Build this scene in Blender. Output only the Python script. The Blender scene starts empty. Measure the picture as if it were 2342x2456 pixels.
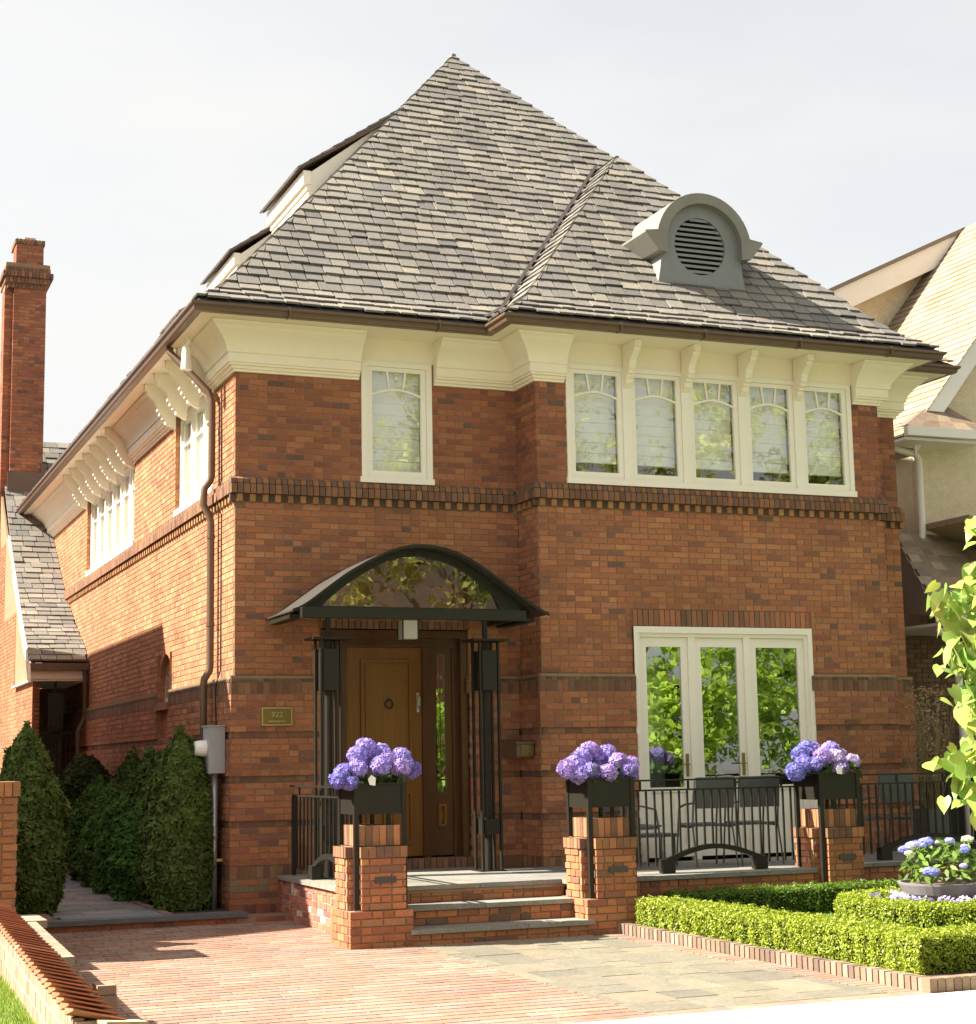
import bpy, math, random
import numpy as np
from mathutils import Vector, Matrix
R = random.Random(7)
NR = np.random.default_rng(11)
SC = bpy.context.scene
COL = SC.collection
c = 0.0677

# ------------------------------------------------------------------ camera
def cam_axes(yaw, pitch, roll):
    f = Vector((math.sin(yaw)*math.cos(pitch), math.cos(yaw)*math.cos(pitch), math.sin(pitch)))
    r = Vector((math.cos(yaw), -math.sin(yaw), 0)); u = r.cross(f)
    return r*math.cos(roll)+u*math.sin(roll), -r*math.sin(roll)+u*math.cos(roll), f
CR, CU, CF = cam_axes(.3895, .1474, -.0185)
CLOC = Vector((-4.3734, -17.9697, 1.6258))
cd = bpy.data.cameras.new('camera'); cam = bpy.data.objects.new('camera', cd); COL.objects.link(cam)
mw = Matrix(((CR.x, CU.x, -CF.x, CLOC.x), (CR.y, CU.y, -CF.y, CLOC.y), (CR.z, CU.z, -CF.z, CLOC.z), (0, 0, 0, 1)))
cam.matrix_world = mw
cd.sensor_fit = 'HORIZONTAL'; cd.sensor_width = 36; cd.lens = 36*4041.22/2342
cd.clip_start = .1; cd.clip_end = 2000
SC.camera = cam

# ------------------------------------------------------------------ light
LD = Vector((1.03, -.27, -1.0)).normalized()          # direction the sunlight travels
sun_el = math.asin(-LD.z); sx_, sy_ = -LD.x, -LD.y
world = bpy.data.worlds.new('World'); SC.world = world; world.use_nodes = True
wn = world.node_tree; wn.nodes.clear()
sky = wn.nodes.new('ShaderNodeTexSky'); sky.sky_type = 'NISHITA'; sky.sun_disc = False
sky.sun_elevation = sun_el; sky.sun_rotation = math.atan2(sx_, sy_)
sky.air_density = 1.4; sky.dust_density = 3.5; sky.ozone_density = 1.0
hs = wn.nodes.new('ShaderNodeHueSaturation'); hs.inputs['Saturation'].default_value = .30; hs.inputs['Value'].default_value = 1.0
tc = wn.nodes.new('ShaderNodeTexCoord')
nz = wn.nodes.new('ShaderNodeTexNoise'); nz.inputs['Scale'].default_value = 2.2; nz.inputs['Detail'].default_value = 5
mpn = wn.nodes.new('ShaderNodeMapping'); mpn.inputs['Scale'].default_value = (1, 1, 3.2)
rmp = wn.nodes.new('ShaderNodeMapRange'); rmp.inputs['From Min'].default_value = .35; rmp.inputs['From Max'].default_value = .7
rmp.inputs['To Min'].default_value = .35; rmp.inputs['To Max'].default_value = 1.0
mx = wn.nodes.new('ShaderNodeMix'); mx.data_type = 'RGBA'
HAZE = (4.25, 4.17, 4.05, 1)
mx.inputs[7].default_value = HAZE
bg = wn.nodes.new('ShaderNodeBackground'); bg.inputs['Strength'].default_value = .065
wo = wn.nodes.new('ShaderNodeOutputWorld')
L_ = wn.links.new
L_(sky.outputs[0], hs.inputs['Color']); L_(tc.outputs['Generated'], mpn.inputs[0]); L_(mpn.outputs[0], nz.inputs['Vector'])
L_(nz.outputs['Fac'], rmp.inputs['Value']); L_(rmp.outputs[0], mx.inputs[0])
L_(hs.outputs[0], mx.inputs[6]); L_(mx.outputs[2], bg.inputs['Color']); L_(bg.outputs[0], wo.inputs[0])
sl = bpy.data.lights.new('sun', 'SUN'); sl.energy = 5.0; sl.angle = math.radians(.55); sl.color = (1, .93, .80)
so = bpy.data.objects.new('sun', sl); COL.objects.link(so)
so.rotation_euler = (-LD).to_track_quat('Z', 'Y').to_euler()
SC.view_settings.view_transform = 'Standard'; SC.view_settings.look = 'None'
SC.view_settings.exposure = 1.85; SC.view_settings.gamma = 1
SC.view_settings.use_curve_mapping = False
SC.cycles.max_bounces = 8; SC.cycles.transparent_max_bounces = 12

# ------------------------------------------------------------------ materials
MATS = {}
def M(name, col=(.5, .5, .5), rough=.6, metal=0, noise=.15, ns=6, bump=0, bs=60, attr=False, spec=.5,
      ns2=None, aniso=None, trans=0):
    m = bpy.data.materials.new(name); m.use_nodes = True; nt = m.node_tree; N = nt.nodes; Lk = nt.links.new
    b = N['Principled BSDF']; b.inputs['Roughness'].default_value = rough; b.inputs['Metallic'].default_value = metal
    b.inputs['Specular IOR Level'].default_value = spec
    if trans: b.inputs['Transmission Weight'].default_value = trans
    geo = N.new('ShaderNodeNewGeometry')
    if attr:
        a = N.new('ShaderNodeAttribute'); a.attribute_name = 'col'
        oi = N.new('ShaderNodeObjectInfo')
        mm = N.new('ShaderNodeMix'); mm.data_type = 'RGBA'; mm.blend_type = 'MULTIPLY'; mm.inputs[0].default_value = 1
        Lk(a.outputs['Color'], mm.inputs[6]); Lk(oi.outputs['Color'], mm.inputs[7]); src = mm.outputs[2]
    else:
        rgb = N.new('ShaderNodeRGB'); rgb.outputs[0].default_value = (*col, 1); src = rgb.outputs[0]
    vec = geo.outputs['Position']
    if aniso:
        mp = N.new('ShaderNodeMapping'); mp.inputs['Scale'].default_value = aniso; Lk(vec, mp.inputs[0]); vec = mp.outputs[0]
    if noise:
        n = N.new('ShaderNodeTexNoise'); n.inputs['Scale'].default_value = ns; n.inputs['Detail'].default_value = 6
        n.inputs['Roughness'].default_value = .65
        Lk(vec, n.inputs['Vector'])
        mr = N.new('ShaderNodeMapRange'); mr.inputs['From Min'].default_value = .25; mr.inputs['From Max'].default_value = .75
        mr.inputs['To Min'].default_value = 1-noise; mr.inputs['To Max'].default_value = 1+noise
        Lk(n.outputs['Fac'], mr.inputs['Value']); fac = mr.outputs[0]
        if ns2:
            n2 = N.new('ShaderNodeTexNoise'); n2.inputs['Scale'].default_value = ns2; n2.inputs['Detail'].default_value = 3
            Lk(geo.outputs['Position'], n2.inputs['Vector'])
            mr2 = N.new('ShaderNodeMapRange'); mr2.inputs['From Min'].default_value = .3; mr2.inputs['From Max'].default_value = .7
            mr2.inputs['To Min'].default_value = 1-noise; mr2.inputs['To Max'].default_value = 1+noise
            Lk(n2.outputs['Fac'], mr2.inputs['Value'])
            mu = N.new('ShaderNodeMath'); mu.operation = 'MULTIPLY'; Lk(fac, mu.inputs[0]); Lk(mr2.outputs[0], mu.inputs[1]); fac = mu.outputs[0]
        vm = N.new('ShaderNodeVectorMath'); vm.operation = 'SCALE'; Lk(src, vm.inputs[0]); Lk(fac, vm.inputs['Scale']); src = vm.outputs[0]
    Lk(src, b.inputs['Base Color'])
    if bump:
        n3 = N.new('ShaderNodeTexNoise'); n3.inputs['Scale'].default_value = bs; n3.inputs['Detail'].default_value = 5
        Lk(vec, n3.inputs['Vector'])
        bp = N.new('ShaderNodeBump'); bp.inputs['Strength'].default_value = bump; bp.inputs['Distance'].default_value = .01
        Lk(n3.outputs['Fac'], bp.inputs['Height']); Lk(bp.outputs[0], b.inputs['Normal'])
    MATS[name] = m
    return m
def leafmat(name, tr=.35, rough=.45, spec=.35):
    m = bpy.data.materials.new(name); m.use_nodes = True; nt = m.node_tree; N = nt.nodes; Lk = nt.links.new
    b = N['Principled BSDF']; b.inputs['Roughness'].default_value = rough; b.inputs['Specular IOR Level'].default_value = spec
    a = N.new('ShaderNodeAttribute'); a.attribute_name = 'col'; oi = N.new('ShaderNodeObjectInfo')
    mm = N.new('ShaderNodeMix'); mm.data_type = 'RGBA'; mm.blend_type = 'MULTIPLY'; mm.inputs[0].default_value = 1
    Lk(a.outputs['Color'], mm.inputs[6]); Lk(oi.outputs['Color'], mm.inputs[7]); Lk(mm.outputs[2], b.inputs['Base Color'])
    t = N.new('ShaderNodeBsdfTranslucent'); Lk(mm.outputs[2], t.inputs['Color'])
    ms = N.new('ShaderNodeMixShader'); ms.inputs[0].default_value = tr
    Lk(b.outputs[0], ms.inputs[1]); Lk(t.outputs[0], ms.inputs[2]); Lk(ms.outputs[0], N['Material Output'].inputs['Surface'])
    return m
def glassmat(name, ior=1.9, tint=(.9, .95, .92), wav=.004):
    m = bpy.data.materials.new(name); m.use_nodes = True; nt = m.node_tree; N = nt.nodes; Lk = nt.links.new
    N.remove(N['Principled BSDF'])
    lw = N.new('ShaderNodeLayerWeight'); lw.inputs['Blend'].default_value = .5
    pw = N.new('ShaderNodeMath'); pw.operation = 'POWER'; pw.inputs[1].default_value = 4.0; Lk(lw.outputs['Facing'], pw.inputs[0])
    fr = N.new('ShaderNodeMath'); fr.operation = 'MULTIPLY_ADD'; fr.inputs[1].default_value = 1-ior; fr.inputs[2].default_value = ior; Lk(pw.outputs[0], fr.inputs[0])
    tr = N.new('ShaderNodeBsdfTransparent'); tr.inputs['Color'].default_value = (*tint, 1)
    gl = N.new('ShaderNodeBsdfGlossy'); gl.inputs['Roughness'].default_value = .0
    geo = N.new('ShaderNodeNewGeometry'); n = N.new('ShaderNodeTexNoise'); n.inputs['Scale'].default_value = 5
    bp = N.new('ShaderNodeBump'); bp.inputs['Strength'].default_value = .25; bp.inputs['Distance'].default_value = wav
    Lk(geo.outputs['Position'], n.inputs['Vector']); Lk(n.outputs['Fac'], bp.inputs['Height']); Lk(bp.outputs[0], gl.inputs['Normal'])
    ms = N.new('ShaderNodeMixShader'); Lk(fr.outputs[0], ms.inputs[0]); Lk(tr.outputs[0], ms.inputs[1]); Lk(gl.outputs[0], ms.inputs[2])
    Lk(ms.outputs[0], N['Material Output'].inputs['Surface'])
    return m
m_brick = M('brick', rough=.88, noise=.15, ns=28, ns2=.9, bump=.5, bs=90, attr=True, spec=.25)
m_mortar = M('mortar', (.27, .175, .105), .95, noise=.18, ns=9, bump=.3, bs=120, spec=.2)
m_mortar_w = M('pale_mortar', (.62, .55, .45), .95, noise=.25, ns=9, bump=.3, bs=120, spec=.2)
m_slate = M('slate', rough=.75, noise=.13, ns=16, ns2=.8, bump=.6, bs=45, attr=True, spec=.35)
m_cream = M('cream_paint', (.84, .755, .60), .5, noise=.04, ns=1.5, bump=.06, bs=30, spec=.4)
m_white = M('offwhite_paint', (.83, .775, .67), .45, noise=.03, ns=1.5, bump=.04, bs=30, spec=.4)
m_gutter = M('brown_gutter', (.115, .068, .042), .38, noise=.12, ns=4, spec=.5)
m_iron = M('painted_iron', (.016, .0135, .009), .5, noise=.15, ns=6, bump=.05, bs=80, spec=.3)
m_bluestone = M('bluestone', rough=.7, noise=.16, ns=5, ns2=40, bump=.25, bs=35, attr=True, spec=.35)
m_zinc = M('zinc', (.20, .205, .205), .5, .1, noise=.10, ns=3, spec=.5)
m_copper = M('lead_hood', (.21, .20, .17), .5, .2, noise=.1, ns=3)
m_dark = M('dark_interior', (.012, .012, .012), .9, noise=0)
m_blind = M('blind_fabric', (.88, .87, .82), .8, noise=.04, ns=4, aniso=(1, 1, 30))
m_conc = M('concrete', (.62, .61, .57), .85, noise=.06, ns=1.5, ns2=35, bump=.15, bs=60)
m_soil = M('soil', (.05, .033, .022), .95, noise=.4, ns=18, bump=1, bs=40)
m_sand = M('jointing_sand', (.285, .185, .135), .95, noise=.2, ns=20, bump=.3, bs=80)
m_grass = leafmat('grass_blade', .3, .55)
m_leaf = leafmat('leaf', .35, .42)
m_conif = leafmat('conifer_leaf', .15, .7, .2)
m_petal = leafmat('petal', .3, .6, .2)
m_bark = M('bark', (.09, .065, .045), .9, noise=.3, ns=10, bump=1, bs=25)
m_stucco = M('stucco', (.62, .53, .37), .9, noise=.14, ns=7, ns2=45, bump=.6, bs=50, spec=.2)
m_shingle = M('asphalt_shingle', rough=.9, noise=.2, ns=14, bump=.4, bs=70, attr=True, spec=.2)
m_wgut = M('white_gutter', (.74, .71, .66), .4, noise=.05, ns=3)
m_pipe = M('grey_pipe', (.30, .30, .31), .35, .5, noise=.08, ns=3)
m_meter = M('meter_box', (.33, .34, .355), .45, .1, noise=.05, ns=4)
m_brass = M('brass_plaque', (.23, .17, .055), .4, .7, noise=.12, ns=12)
m_brassl = M('brass_letter', (.55, .46, .2), .35, .7, noise=.05, ns=12)
m_plast = M('white_plastic', (.78, .76, .72), .35, noise=.02)
m_terra = M('planter_stone', (.20, .185, .17), .8, noise=.12, ns=9, bump=.2, bs=50)
m_clay = M('clay_tile', rough=.85, noise=.2, ns=20, bump=.4, bs=70, attr=True, spec=.25)
m_steel = M('chair_metal', (.085, .088, .092), .45, .2, noise=.08, ns=6)
m_lamp = M('lantern_glass', (.48, .47, .40), .25, noise=.06, ns=10, spec=.5)
m_ash = M('asphalt', (.05, .05, .052), .9, noise=.2, ns=30, bump=.3, bs=90)
m_glass = glassmat('window_glass', .13, (.96, .97, .95), .0035)
m_glassd = glassmat('door_glass', .30, (.75, .80, .75), .003)
m_glassc = glassmat('canopy_glass', .20, (.70, .72, .68), .002)
def woodmat(name, c0, c1, rough=.3):
    m = bpy.data.materials.new(name); m.use_nodes = True; nt = m.node_tree; N = nt.nodes; Lk = nt.links.new
    b = N['Principled BSDF']; b.inputs['Roughness'].default_value = rough; b.inputs['Specular IOR Level'].default_value = .35
    b.inputs['Coat Weight'].default_value = .25; b.inputs['Coat Roughness'].default_value = .12
    geo = N.new('ShaderNodeNewGeometry'); mp = N.new('ShaderNodeMapping'); mp.inputs['Scale'].default_value = (60, 60, 2.2)
    n = N.new('ShaderNodeTexNoise'); n.inputs['Scale'].default_value = 1.0; n.inputs['Detail'].default_value = 6
    r = N.new('ShaderNodeValToRGB'); r.color_ramp.elements[0].position = .25; r.color_ramp.elements[0].color = (*c0, 1)
    r.color_ramp.elements[1].position = .8; r.color_ramp.elements[1].color = (*c1, 1)
    Lk(geo.outputs['Position'], mp.inputs[0]); Lk(mp.outputs[0], n.inputs['Vector']); Lk(n.outputs['Fac'], r.inputs[0]); Lk(r.outputs[0], b.inputs['Base Color'])
    return m
m_wood = woodmat('varnished_oak', (.125, .046, .005), (.19, .078, .009))
m_woodd = woodmat('dark_oak', (.05, .017, .005), (.095, .034, .008))

# ------------------------------------------------------------------ builders
WL = {}
def wl(o): return WL.get(o.name, Vector((0, 0, 0))) if o else Vector((0, 0, 0))
def tag(o, label=None, cat=None, group=None, kind=None):
    if label: o['label'] = label
    if cat: o['category'] = cat
    if group: o['group'] = group
    if kind: o['kind'] = kind
    return o
def thing(name, label, cat, loc=(0, 0, 0), group=None):
    o = bpy.data.objects.new(name, None); COL.objects.link(o); o.location = loc; o.empty_display_size = .1
    WL[o.name] = Vector(loc); return tag(o, label, cat, group)
def link(o, parent, wloc):
    COL.objects.link(o)
    if parent is not None: o.parent = parent
    o.location = Vector(wloc)-wl(parent); WL[o.name] = Vector(wloc)
WHITE = (1, 1, 1)
class MB:
    def __init__(s): s.v = []; s.f = []; s.c = []
    def poly(s, pts, col=WHITE):
        k = len(s.v); s.v += [tuple(p) for p in pts]; s.f.append(tuple(range(k, k+len(pts)))); s.c.append(col)
    def obox(s, o, a, b, d, col=WHITE, skip=()):
        # o corner, edge vectors a,b,d (right handed)
        o, a, b, d = Vector(o), Vector(a), Vector(b), Vector(d)
        P = [o, o+a, o+a+b, o+b, o+d, o+a+d, o+a+b+d, o+b+d]
        k = len(s.v); s.v += [tuple(p) for p in P]
        F = {'d-': (0, 3, 2, 1), 'd+': (4, 5, 6, 7), 'b-': (0, 1, 5, 4), 'a+': (1, 2, 6, 5), 'b+': (2, 3, 7, 6), 'a-': (3, 0, 4, 7)}
        for n, f in F.items():
            if n in skip: continue
            s.f.append(tuple(k+i for i in f)); s.c.append(col)
    def box(s, x0, x1, y0, y1, z0, z1, col=WHITE, skip=()):
        s.obox((x0, y0, z0), (x1-x0, 0, 0), (0, y1-y0, 0), (0, 0, z1-z0), col, skip)
    def extr(s, pts, vec, col=WHITE, caps=True):
        vec = Vector(vec); k = len(s.v); n = len(pts); pts = [Vector(p) for p in pts]
        s.v += [tuple(p) for p in pts]+[tuple(p+vec) for p in pts]
        for i in range(n):
            j = (i+1) % n; s.f.append((k+i, k+j, k+n+j, k+n+i)); s.c.append(col)
        if caps:
            s.f.append(tuple(range(k+n-1, k-1, -1))); s.f.append(tuple(range(k+n, k+2*n))); s.c += [col, col]
    def tube(s, path, r, n=8, col=WHITE, rs=None, caps=True):
        path = [Vector(p) for p in path]; k = len(s.v); up = Vector((0, 0, 1))
        T = []
        for i in range(len(path)):
            a = path[max(0, i-1)]; b = path[min(len(path)-1, i+1)]; T.append((b-a).normalized())
        side = T[0].cross(up)
        if side.length < .05: side = Vector((1, 0, 0))
        side.normalize()
        for i, p in enumerate(path):
            t = T[i]; side = (side-t*side.dot(t)).normalized(); w = t.cross(side)
            rr = rs[i] if rs else r
            for q in range(n):
                a = 2*math.pi*q/n; s.v.append(tuple(p+side*math.cos(a)*rr+w*math.sin(a)*rr))
        for i in range(len(path)-1):
            for q in range(n):
                q2 = (q+1) % n; s.f.append((k+i*n+q, k+i*n+q2, k+(i+1)*n+q2, k+(i+1)*n+q)); s.c.append(col)
        if caps:
            s.f.append(tuple(k+q for q in range(n-1, -1, -1))); e = k+(len(path)-1)*n
            s.f.append(tuple(e+q for q in range(n))); s.c += [col, col]
    def lathe(s, cx, cy, prof, n=24, col=WHITE):
        k = len(s.v)
        for (r, z) in prof:
            for q in range(n):
                a = 2*math.pi*q/n; s.v.append((cx+r*math.cos(a), cy+r*math.sin(a), z))
        for i in range(len(prof)-1):
            for q in range(n):
                q2 = (q+1) % n; s.f.append((k+i*n+q, k+i*n+q2, k+(i+1)*n+q2, k+(i+1)*n+q)); s.c.append(col)
    def build(s, name, mat, parent=None, kind=None, label=None, smooth=False, origin=None, cat=None, group=None):
        o0 = Vector(origin) if origin is not None else wl(parent)
        me = bpy.data.meshes.new(name)
        V = [(a-o0.x, b-o0.y, d-o0.z) for a, b, d in s.v]
        me.from_pydata(V, [], s.f); me.validate(verbose=False)
        if len(me.polygons) == len(s.f):
            at = me.color_attributes.new('col', 'FLOAT_COLOR', 'CORNER')
            lens = [len(f) for f in s.f]
            arr = np.repeat(np.array([(x[0], x[1], x[2], 1) for x in s.c], dtype=np.float32), lens, axis=0)
            at.data.foreach_set('color', arr.ravel())
        me.materials.append(mat)
        if smooth:
            me.polygons.foreach_set('use_smooth', [True]*len(me.polygons))
        o = bpy.data.objects.new(name, me); link(o, parent, o0)
        tag(o, label, cat, group, kind)
        return o
def npmesh(name, verts, faces_n, cols, mat, parent=None, kind=None, origin=None, label=None, cat=None, group=None):
    """verts (F*n,3) consecutive polys with n corners, cols (F,3)"""
    o0 = Vector(origin) if origin is not None else wl(parent)
    n = faces_n; F = len(verts)//n
    me = bpy.data.meshes.new(name)
    me.vertices.add(F*n); me.vertices.foreach_set('co', (verts-np.array(o0)).astype(np.float32).ravel())
    me.loops.add(F*n); me.loops.foreach_set('vertex_index', np.arange(F*n, dtype=np.int32))
    me.polygons.add(F); me.polygons.foreach_set('loop_start', np.arange(0, F*n, n, dtype=np.int32))
    me.update(); me.validate()
    at = me.color_attributes.new('col', 'FLOAT_COLOR', 'CORNER')
    cc = np.concatenate([cols, np.ones((F, 1))], 1); cc = np.repeat(cc, n, axis=0).astype(np.float32)
    at.data.foreach_set('color', cc.ravel())
    me.materials.append(mat)
    o = bpy.data.objects.new(name, me); link(o, parent, o0); tag(o, label, cat, group, kind)
    return o
def simple(name, mat, parent, fn, **k):
    b = MB(); fn(b); return b.build(name, mat, parent, **k)

PAL = [((.375, .150, .068), 24), ((.345, .133, .064), 24), ((.310, .120, .062), 20), ((.390, .170, .080), 8), ((.275, .108, .060), 12),
       ((.235, .100, .062), 6), ((.19, .092, .062), 2.5), ((.34, .155, .08), 6), ((.14, .080, .060), .5)]
PAL_UP = [((.32, .120, .060), 18), ((.285, .104, .056), 20), ((.255, .092, .054), 18), ((.355, .142, .070), 10), ((.225, .085, .055), 9),
          ((.185, .082, .057), 4), ((.14, .075, .057), 1.2)]
PAL_SIDE_LIT = [((.405, .185, .092), 22), ((.38, .168, .084), 22), ((.345, .148, .078), 16), ((.425, .205, .11), 8), ((.31, .130, .072), 8), ((.26, .115, .068), 3)]  # same bricks as the front, paled to paint strong sunlight into the side wall
PAL_DK = [((.20, .105, .06), 10), ((.17, .090, .056), 12), ((.25, .12, .065), 8), ((.14, .08, .055), 4)]
PAL_PINK = [((.45, .17, .10), 8), ((.38, .14, .09), 8), ((.30, .12, .085), 6), ((.55, .38, .30), 2), ((.62, .54, .47), 1.0), ((.22, .10, .08), 3)]
PAL_PV = [((.30, .185, .135), 12), ((.285, .172, .125), 12), ((.27, .168, .128), 8), ((.315, .20, .15), 8), ((.25, .168, .138), 5), ((.225, .175, .152), 3), ((.325, .222, .168), 4), ((.30, .16, .11), 5)]
PAL_SL = [((.178, .162, .140), 20), ((.163, .149, .131), 20), ((.192, .174, .147), 14), ((.148, .136, .122), 12), ((.210, .188, .155), 8), ((.240, .210, .168), 2), ((.134, .126, .115), 6)]
PAL_BS = [((.225, .212, .182), 10), ((.205, .197, .172), 10), ((.19, .187, .17), 6), ((.25, .23, .19), 6), ((.21, .198, .18), 6)]
def pick(pal, hj=.025):
    t = R.random()*sum(w for _, w in pal)
    for cc, w in pal:
        t -= w
        if t <= 0: break
    k = R.uniform(.9, 1.1)
    return tuple(min(1, x*k*R.uniform(1-hj, 1+hj)) for x in cc)

BD = .05     # depth of a facing brick
def sub_iv(iv, holes):
    out = [iv]
    for a, b in holes:
        nx = []
        for p, q in out:
            if b <= p or a >= q: nx.append((p, q)); continue
            if a > p: nx.append((p, a))
            if b < q: nx.append((b, q))
        out = nx
    return out
def courses(P0, u, n, L, z0, num, ch=c, holes=(), bl=.2, j=.0135, offs=0., pal=PAL, step=None, proud=.0015):
    """bricks = dict(o, u, n, l, h, d, col, full). P0 (x,y) start on the face plane; u,n 2-D unit vectors"""
    out = []; pitch = bl+j
    for k in range(num):
        z = z0+k*ch; zm = z+ch/2
        hs_ = [(h[0], h[1]) for h in holes if h[2] < zm < h[3]]
        for (p, q) in sub_iv((0, L), hs_):
            off = ((k % 2)*pitch/2+offs+ (k//2 % 3)*.0) % pitch - pitch
            x = off
            while x < q:
                a = max(x, p); b = min(x+bl, q)
                if b-a > .018:
                    if q-b < .02 and q-b > 0: b = q
                    pr = R.uniform(0, proud)
                    parts = [(a, b)]
                    if b-a > .17 and R.random() < .28: parts = [(a, (a+b)/2-.006), ((a+b)/2+.006, b)]
                    for (a_, b_) in parts:
                        pr = R.uniform(0, proud)
                        out.append(dict(o=(P0[0]+u[0]*a_+n[0]*pr, P0[1]+u[1]*a_+n[1]*pr, z+.005+R.uniform(-.0012, .0012)), u=u, n=n, l=b_-a_, h=ch-.0125, d=BD, col=pick(pal), full=abs(b_-a_-bl) < 1e-6))
                x += pitch
    return out
def band(P0, u, n, L, z0, z1, pitch, proj, pal=PAL_DK, cols=None, gap=.009, slope=0, rot=False, holes=()):
    """bricks on end / on edge, one after the other"""
    out = []; x = 0; i = 0
    N_ = max(1, round(L/pitch)); pt = L/N_
    for i in range(N_):
        x = i*pt
        if any(h[0] < x+pt/2 < h[1] and h[2] < (z0+z1)/2 < h[3] for h in holes): continue
        cc = cols(i) if cols else pick(pal); pr = proj if not callable(proj) else proj(i)
        if pr is None: continue
        pr += R.uniform(-.001, .0015)
        out.append(dict(o=(P0[0]+u[0]*(x+gap/2)+n[0]*pr, P0[1]+u[1]*(x+gap/2)+n[1]*pr, z0+.004), u=u, n=n, l=pt-gap, h=z1-z0-.008, d=BD+max(0, pr), col=cc, full=False, slope=slope))
    return out
def brick_box(mb, b):
    o = Vector(b['o']); u = Vector((*b['u'], 0)); back = -Vector((*b['n'], 0))
    if b.get('slope'):
        s = b['slope']; h = b['h']; l = b['l']; d = b['d']
        pts = [o, o+Vector((0, 0, h-s)), o+back*min(d, s*1.6)+Vector((0, 0, h)), o+back*d+Vector((0, 0, h)), o+back*d]
        mb.extr([p for p in pts], u*l, b['col'])
    else:
        mb.obox(o, u*b['l'], back*b['d'], (0, 0, b['h']), b['col'], skip=('b+',))
MESHCACHE = {}
def unit_mesh(name, l, d, h, mat):
    key = (name, round(l, 3), round(d, 3), round(h, 3))
    if key not in MESHCACHE:
        b = MB(); b.obox((0, 0, 0), (l, 0, 0), (0, d, 0), (0, 0, h), WHITE)
        me = bpy.data.meshes.new(name); me.from_pydata(b.v, [], b.f)
        at = me.color_attributes.new('col', 'FLOAT_COLOR', 'CORNER'); at.data.foreach_set('color', [1.0]*(len(me.loops)*4))
        me.materials.append(mat); MESHCACHE[key] = me
    return MESHCACHE[key]
def piece(name, b, parent, mat):
    me = unit_mesh(name, b['l'], b['d'], b['h'], mat)
    o = bpy.data.objects.new(name, me)
    ang = math.atan2(b['u'][1], b['u'][0]); o.rotation_euler = (0, 0, ang); o.color = (*b['col'], 1)
    link(o, parent, b['o']); return o
def in_view(p):
    d = Vector(p)-CLOC; z = d.dot(CF)
    x = d.dot(CR)/z*4041.22; y = d.dot(CU)/z*4041.22
    return z > 0 and abs(x) < 1190 and abs(y) < 1245
def emit(groups, owner, limit, mat=m_brick, pname='brick', restname='brickwork'):
    """groups = [(parent, bricks)]: the largest seen become objects, the rest one stuff part"""
    allb = []
    for par, bs in groups:
        for b in bs:
            d = (Vector(b['o'])-CLOC).length
            face = abs(Vector((*b['n'], 0)).dot((Vector(b['o'])-CLOC).normalized())) if 'top' not in b else .4
            vis = (Vector((*b['n'], 0)).dot(CLOC-Vector(b['o'])) > 0) if 'top' not in b else True
            sc = b['l']*b['h']*face/(d*d)*(1 if vis and in_view(b['o']) and not b.get('slope') else 0)
            allb.append((sc, par, b))
    allb.sort(key=lambda t: -t[0])
    rest = MB()
    for i, (sc, par, b) in enumerate(allb):
        if i < limit and sc > 0: piece(pname, b, par, mat)
        else: brick_box(rest, b)
    if rest.f: rest.build(restname, mat, owner, kind='stuff')
def cells(P0, u, n, L, z0, z1, holes, back, mb, col=WHITE):
    """flat wall sheet with rectangular holes, `back` behind the face"""
    us = sorted({0, L, *[max(0, min(L, h[0])) for h in holes], *[max(0, min(L, h[1])) for h in holes]})
    zs = sorted({z0, z1, *[max(z0, min(z1, h[2])) for h in holes], *[max(z0, min(z1, h[3])) for h in holes]})
    for i in range(len(us)-1):
        for k in range(len(zs)-1):
            um = (us[i]+us[i+1])/2; zm = (zs[k]+zs[k+1])/2
            if any(h[0] < um < h[1] and h[2] < zm < h[3] for h in holes): continue
            if us[i+1]-us[i] < 1e-5 or zs[k+1]-zs[k] < 1e-5: continue
            p = lambda uu, zz: (P0[0]+u[0]*uu-n[0]*back, P0[1]+u[1]*uu-n[1]*back, zz)
            mb.poly([p(us[i], zs[k]), p(us[i+1], zs[k]), p(us[i+1], zs[k+1]), p(us[i], zs[k+1])], col)
def gz(x, y): return .035+.0165*y     # ground height
def leaves_np(centers, normals, sizes, cols, asp=1.6, jitter=.6):
    """quads around centers, facing roughly normals"""
    n = len(centers)
    nn = normals+NR.normal(0, jitter, (n, 3)); nn /= np.linalg.norm(nn, axis=1, keepdims=True)+1e-9
    t = np.cross(nn, NR.normal(0, 1, (n, 3))); t /= np.linalg.norm(t, axis=1, keepdims=True)+1e-9
    b = np.cross(nn, t)
    s = sizes[:, None]
    P = np.stack([centers-t*s*asp, centers-b*s*.55, centers+t*s*asp, centers+b*s*.55], 1).reshape(-1, 3)
    return P

# ================================================================== GROUND
X_, Y_ = (1, 0), (0, 1); NX, NY = (-1, 0), (0, -1)
g = MB(); g.poly([(-250, -250, gz(0, -18)-.30), (250, -250, gz(0, -18)-.30), (250, 250, -.30-.26), (-250, 250, -.30-.26)])
g.build('ground', M('far_ground', (.10, .09, .07), .95, noise=.3, ns=.6), kind='structure')
# street and verge in front of the houses
st = MB(); st.box(-60, 60, -21.5, -14.0, -.60, -.285)
st.build('road', m_ash, kind='structure')
vg = MB(); vg.box(-60, 60, -13.8, -9.65, -.50, -.155)
vg.build('verge', M('verge_turf', (.08, .14, .03), .95, noise=.3, ns=9, bump=.5, bs=50), kind='structure')
kb = MB(); kb.box(-60, 60, -14.0, -13.8, -.6, -.15)
kb.build('kerb', m_conc, kind='structure')
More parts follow.
